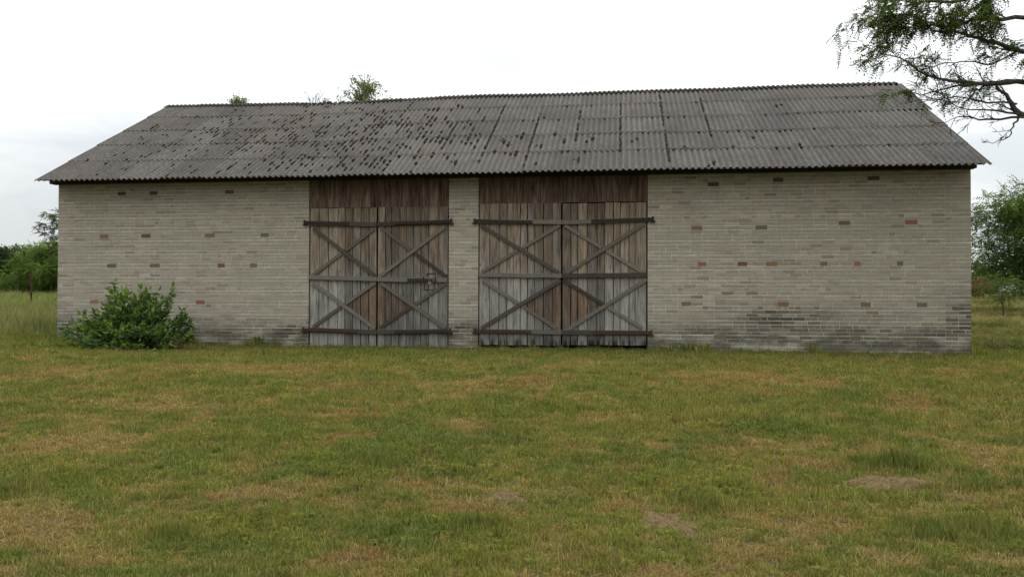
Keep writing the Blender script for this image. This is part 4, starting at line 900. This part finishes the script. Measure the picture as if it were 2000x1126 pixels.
# --- mown lawn in front of the barn
bands = [(-15.2, -12.0, 720, 0.92), (-12.0, -9.0, 430, 1.1), (-9.0, -5.0, 250, 1.4), (-5.0, 1.2, 170, 1.8)]
PX, PY, PS = [], [], []
for ya, yb, den, sc in bands:
    n = int((yb - ya) * 34 * den); x = rng.uniform(-19, 15, n); y = rng.uniform(ya, yb, n); PX.append(x); PY.append(y); PS.append(np.full(n, sc))
x, y, sc = np.concatenate(PX), np.concatenate(PY), np.concatenate(PS); z = gz(x, y)
ok = in_view(x, y, z) & ~((x > XL - 0.0) & (x < XR + 0.0) & (y > -0.03))
for Pm, rx, ry, h in MOLE: ok &= ~((((x - Pm[0]) / (rx * 0.8)) ** 2 + ((y - Pm[1]) / (ry * 0.8)) ** 2) < 1 + 1.6 * (rng.random(len(x)) - 0.75)) | (rng.random(len(x)) < 0.05)
x, y, z, sc = x[ok], y[ok], z[ok], sc[ok]; dr = dryness(x, y); n = len(x)
lush = blob(x, y, LUSH); tint = np.zeros((n, 3)); h1 = fbm(x * 2.2, y * 2.2, 31); h2 = rng.random(n)
G1, G2, G3 = np.array([0.122, 0.134, 0.030]), np.array([0.092, 0.118, 0.028]), np.array([0.165, 0.152, 0.040])
D1, D2 = np.array([0.225, 0.160, 0.058]), np.array([0.200, 0.130, 0.048])
gcol = G1 + (G2 - G1) * np.clip(sst(0.45, 0.7, h1) + 0.45 * lush, 0, 1)[:, None]; gcol = gcol + (G3 - gcol) * (sst(0.5, 0.25, h1) * 0.8)[:, None]
dcol = D1 + (D2 - D1) * sst(0.4, 0.65, fbm(x * 1.3, y * 1.3, 41))[:, None]
mixv = sst(0.12, 0.62, dr + 0.30 * (h2 - 0.5)); tint = gcol + (dcol - gcol) * mixv[:, None]
tint *= (0.97 + 0.66 * fbm(x * 5, y * 5, 61) + 0.55 * (rng.random(n) - 0.5))[:, None]
hs = sc * (0.75 + 0.55 * rng.random(n)) * (1 - 0.35 * mixv) * (1 + 0.45 * lush) * (0.75 + 0.5 * fbm(x * 1.7, y * 1.7, 71)); hs *= 1 + 0.35 * sst(-0.7, -0.15, y) 
tus = np.zeros(n)
for tp_x, tp_y, trx, try_, tk in TUSS: tus = np.maximum(tus, tk * np.exp(-(((x - tp_x) / trx) ** 2 + ((y - tp_y) / try_) ** 2)))
tint = tint + (np.array([0.075, 0.098, 0.026]) - tint) * (0.75 * np.clip(tus, 0, 1))[:, None]
hs *= 0.40 + 0.85 * fbm(x * 4.5, y * 4.5, 87)
pick = np.where((rng.random(n) < 0.03) & (mixv < 0.45) & (y < -7), 4, rng.integers(0, 4, n)); pick = np.where((mixv > 0.6) & (rng.random(n) < 0.13), 5, pick); pick = np.where((lush > 0.35) & (mixv < 0.5) & (y < -9) & (rng.random(n) < 0.12), 4, pick); pick = np.where((tus > 0.12) & (pick == 4), 3, pick)
wallside = sst(-0.30, -0.06, y) * (x > XL - 0.3) * (x < XR + 0.3); hs = np.minimum(hs, sc * 1.6) * (1 + 1.1 * tus) * (1 + 2.3 * wallside * sst(0.47, 0.72, fbm(x * 1.8, y * 0.5, 83)) * (1 - 0.9 * ((x > DA[0]) & (x < DB[2]))))
pick = np.where((wallside > 0.5) & (rng.random(n) < 0.25) & ((x < DA[0]) | (x > DB[2])) & (fbm(x * 1.8, y * 0.5, 83) > 0.55), 4, pick)
scl = np.stack([sc, sc, hs], 1)
lawn_cl = [dict(n=20, rad=0.055, h0=0.015, h1=0.05, wd=0.0042, lean=0.7, straw=0.08), dict(n=18, rad=0.055, h0=0.02, h1=0.06, wd=0.004, lean=0.5, straw=0.15), dict(n=18, rad=0.06, h0=0.012, h1=0.04, wd=0.0046, lean=0.9, straw=0.2),
           dict(n=16, rad=0.05, h0=0.02, h1=0.07, wd=0.0038, lean=0.45, straw=0.05), dict(n=10, rad=0.04, h0=0.025, h1=0.055, wd=0.013, lean=1.0, straw=0.0, broad=True), dict(n=10, rad=0.08, h0=0.04, h1=0.09, wd=0.003, lean=0.9, straw=1.0, flat=0.9)]
grass_object('lawn_grass', 'short mown green and yellow grass in front of the barn', lawn_cl, np.stack([x, y, z], 1), rot_arr(n, 0.12), scl, tint, pick)
# --- tall meadow grass left and right of the barn
def meadow(name, label, xa, xb, ya, yb, den, hmin, hmax, cols, seed):
    n = int((xb - xa) * (yb - ya) * den); x = rng.uniform(xa, xb, n); y = ya + (yb - ya) * rng.random(n); z = gz(x, y)
    dpt = np.stack([x, y, z], 1) - CAM; dep = dpt @ F; u = (dpt @ RV) / dep; ok = (np.abs(u) < 0.76) & ~((x > XL - 0.15) & (x < XR + 0.15) & (y > -0.1) & (y < 2 * W2 + 0.2))
    pxl = 1000 + 1600 * u; ok &= (pxl < 330) | (pxl > 1780)
    x, y, z = x[ok], y[ok], z[ok]; n = len(x); f = fbm(x * 0.35, y * 0.35, seed); f2 = sst(0.38, 0.62, f + 0.15 * (rng.random(n) - 0.5))
    c = np.array(cols[0]) + (np.array(cols[1]) - np.array(cols[0])) * f2[:, None]; c *= (0.7 + 0.6 * rng.random(n))[:, None]
    near = sst(ya, ya + 1.5, y); hgt = (hmin + (hmax - hmin) * rng.random(n) * (0.5 + fbm(x * 0.5, y * 0.5, seed + 3))) * (0.35 + 0.65 * near)
    s_ = np.stack([np.full(n, 1.0) * (0.9 + 0.02 * y), np.full(n, 1.0) * (0.9 + 0.02 * y), hgt], 1)
    cl = [dict(n=26, rad=0.16, h0=0.45, h1=1.0, wd=0.010, lean=0.35, straw=0.08), dict(n=24, rad=0.18, h0=0.4, h1=1.0, wd=0.009, lean=0.5, straw=0.2), dict(n=22, rad=0.16, h0=0.5, h1=1.0, wd=0.008, lean=0.3, straw=0.4)]
    grass_object(name, label, cl, np.stack([x, y, z], 1), rot_arr(n, 0.1), s_, c, rng.integers(0, 3, n))
meadow('meadow_grass', 'tall green meadow grass beyond the left barn corner', -52, -12.5, 0.9, 48, 11, 0.35, 0.72, [(0.088, 0.132, 0.038), (0.18, 0.19, 0.080)], 91)
meadow('meadow_grass', 'low rough grass beside and beyond the right barn corner', 6.8, 46, 0.8, 60, 8, 0.10, 0.22, [(0.055, 0.072, 0.022), (0.18, 0.155, 0.066)], 95)
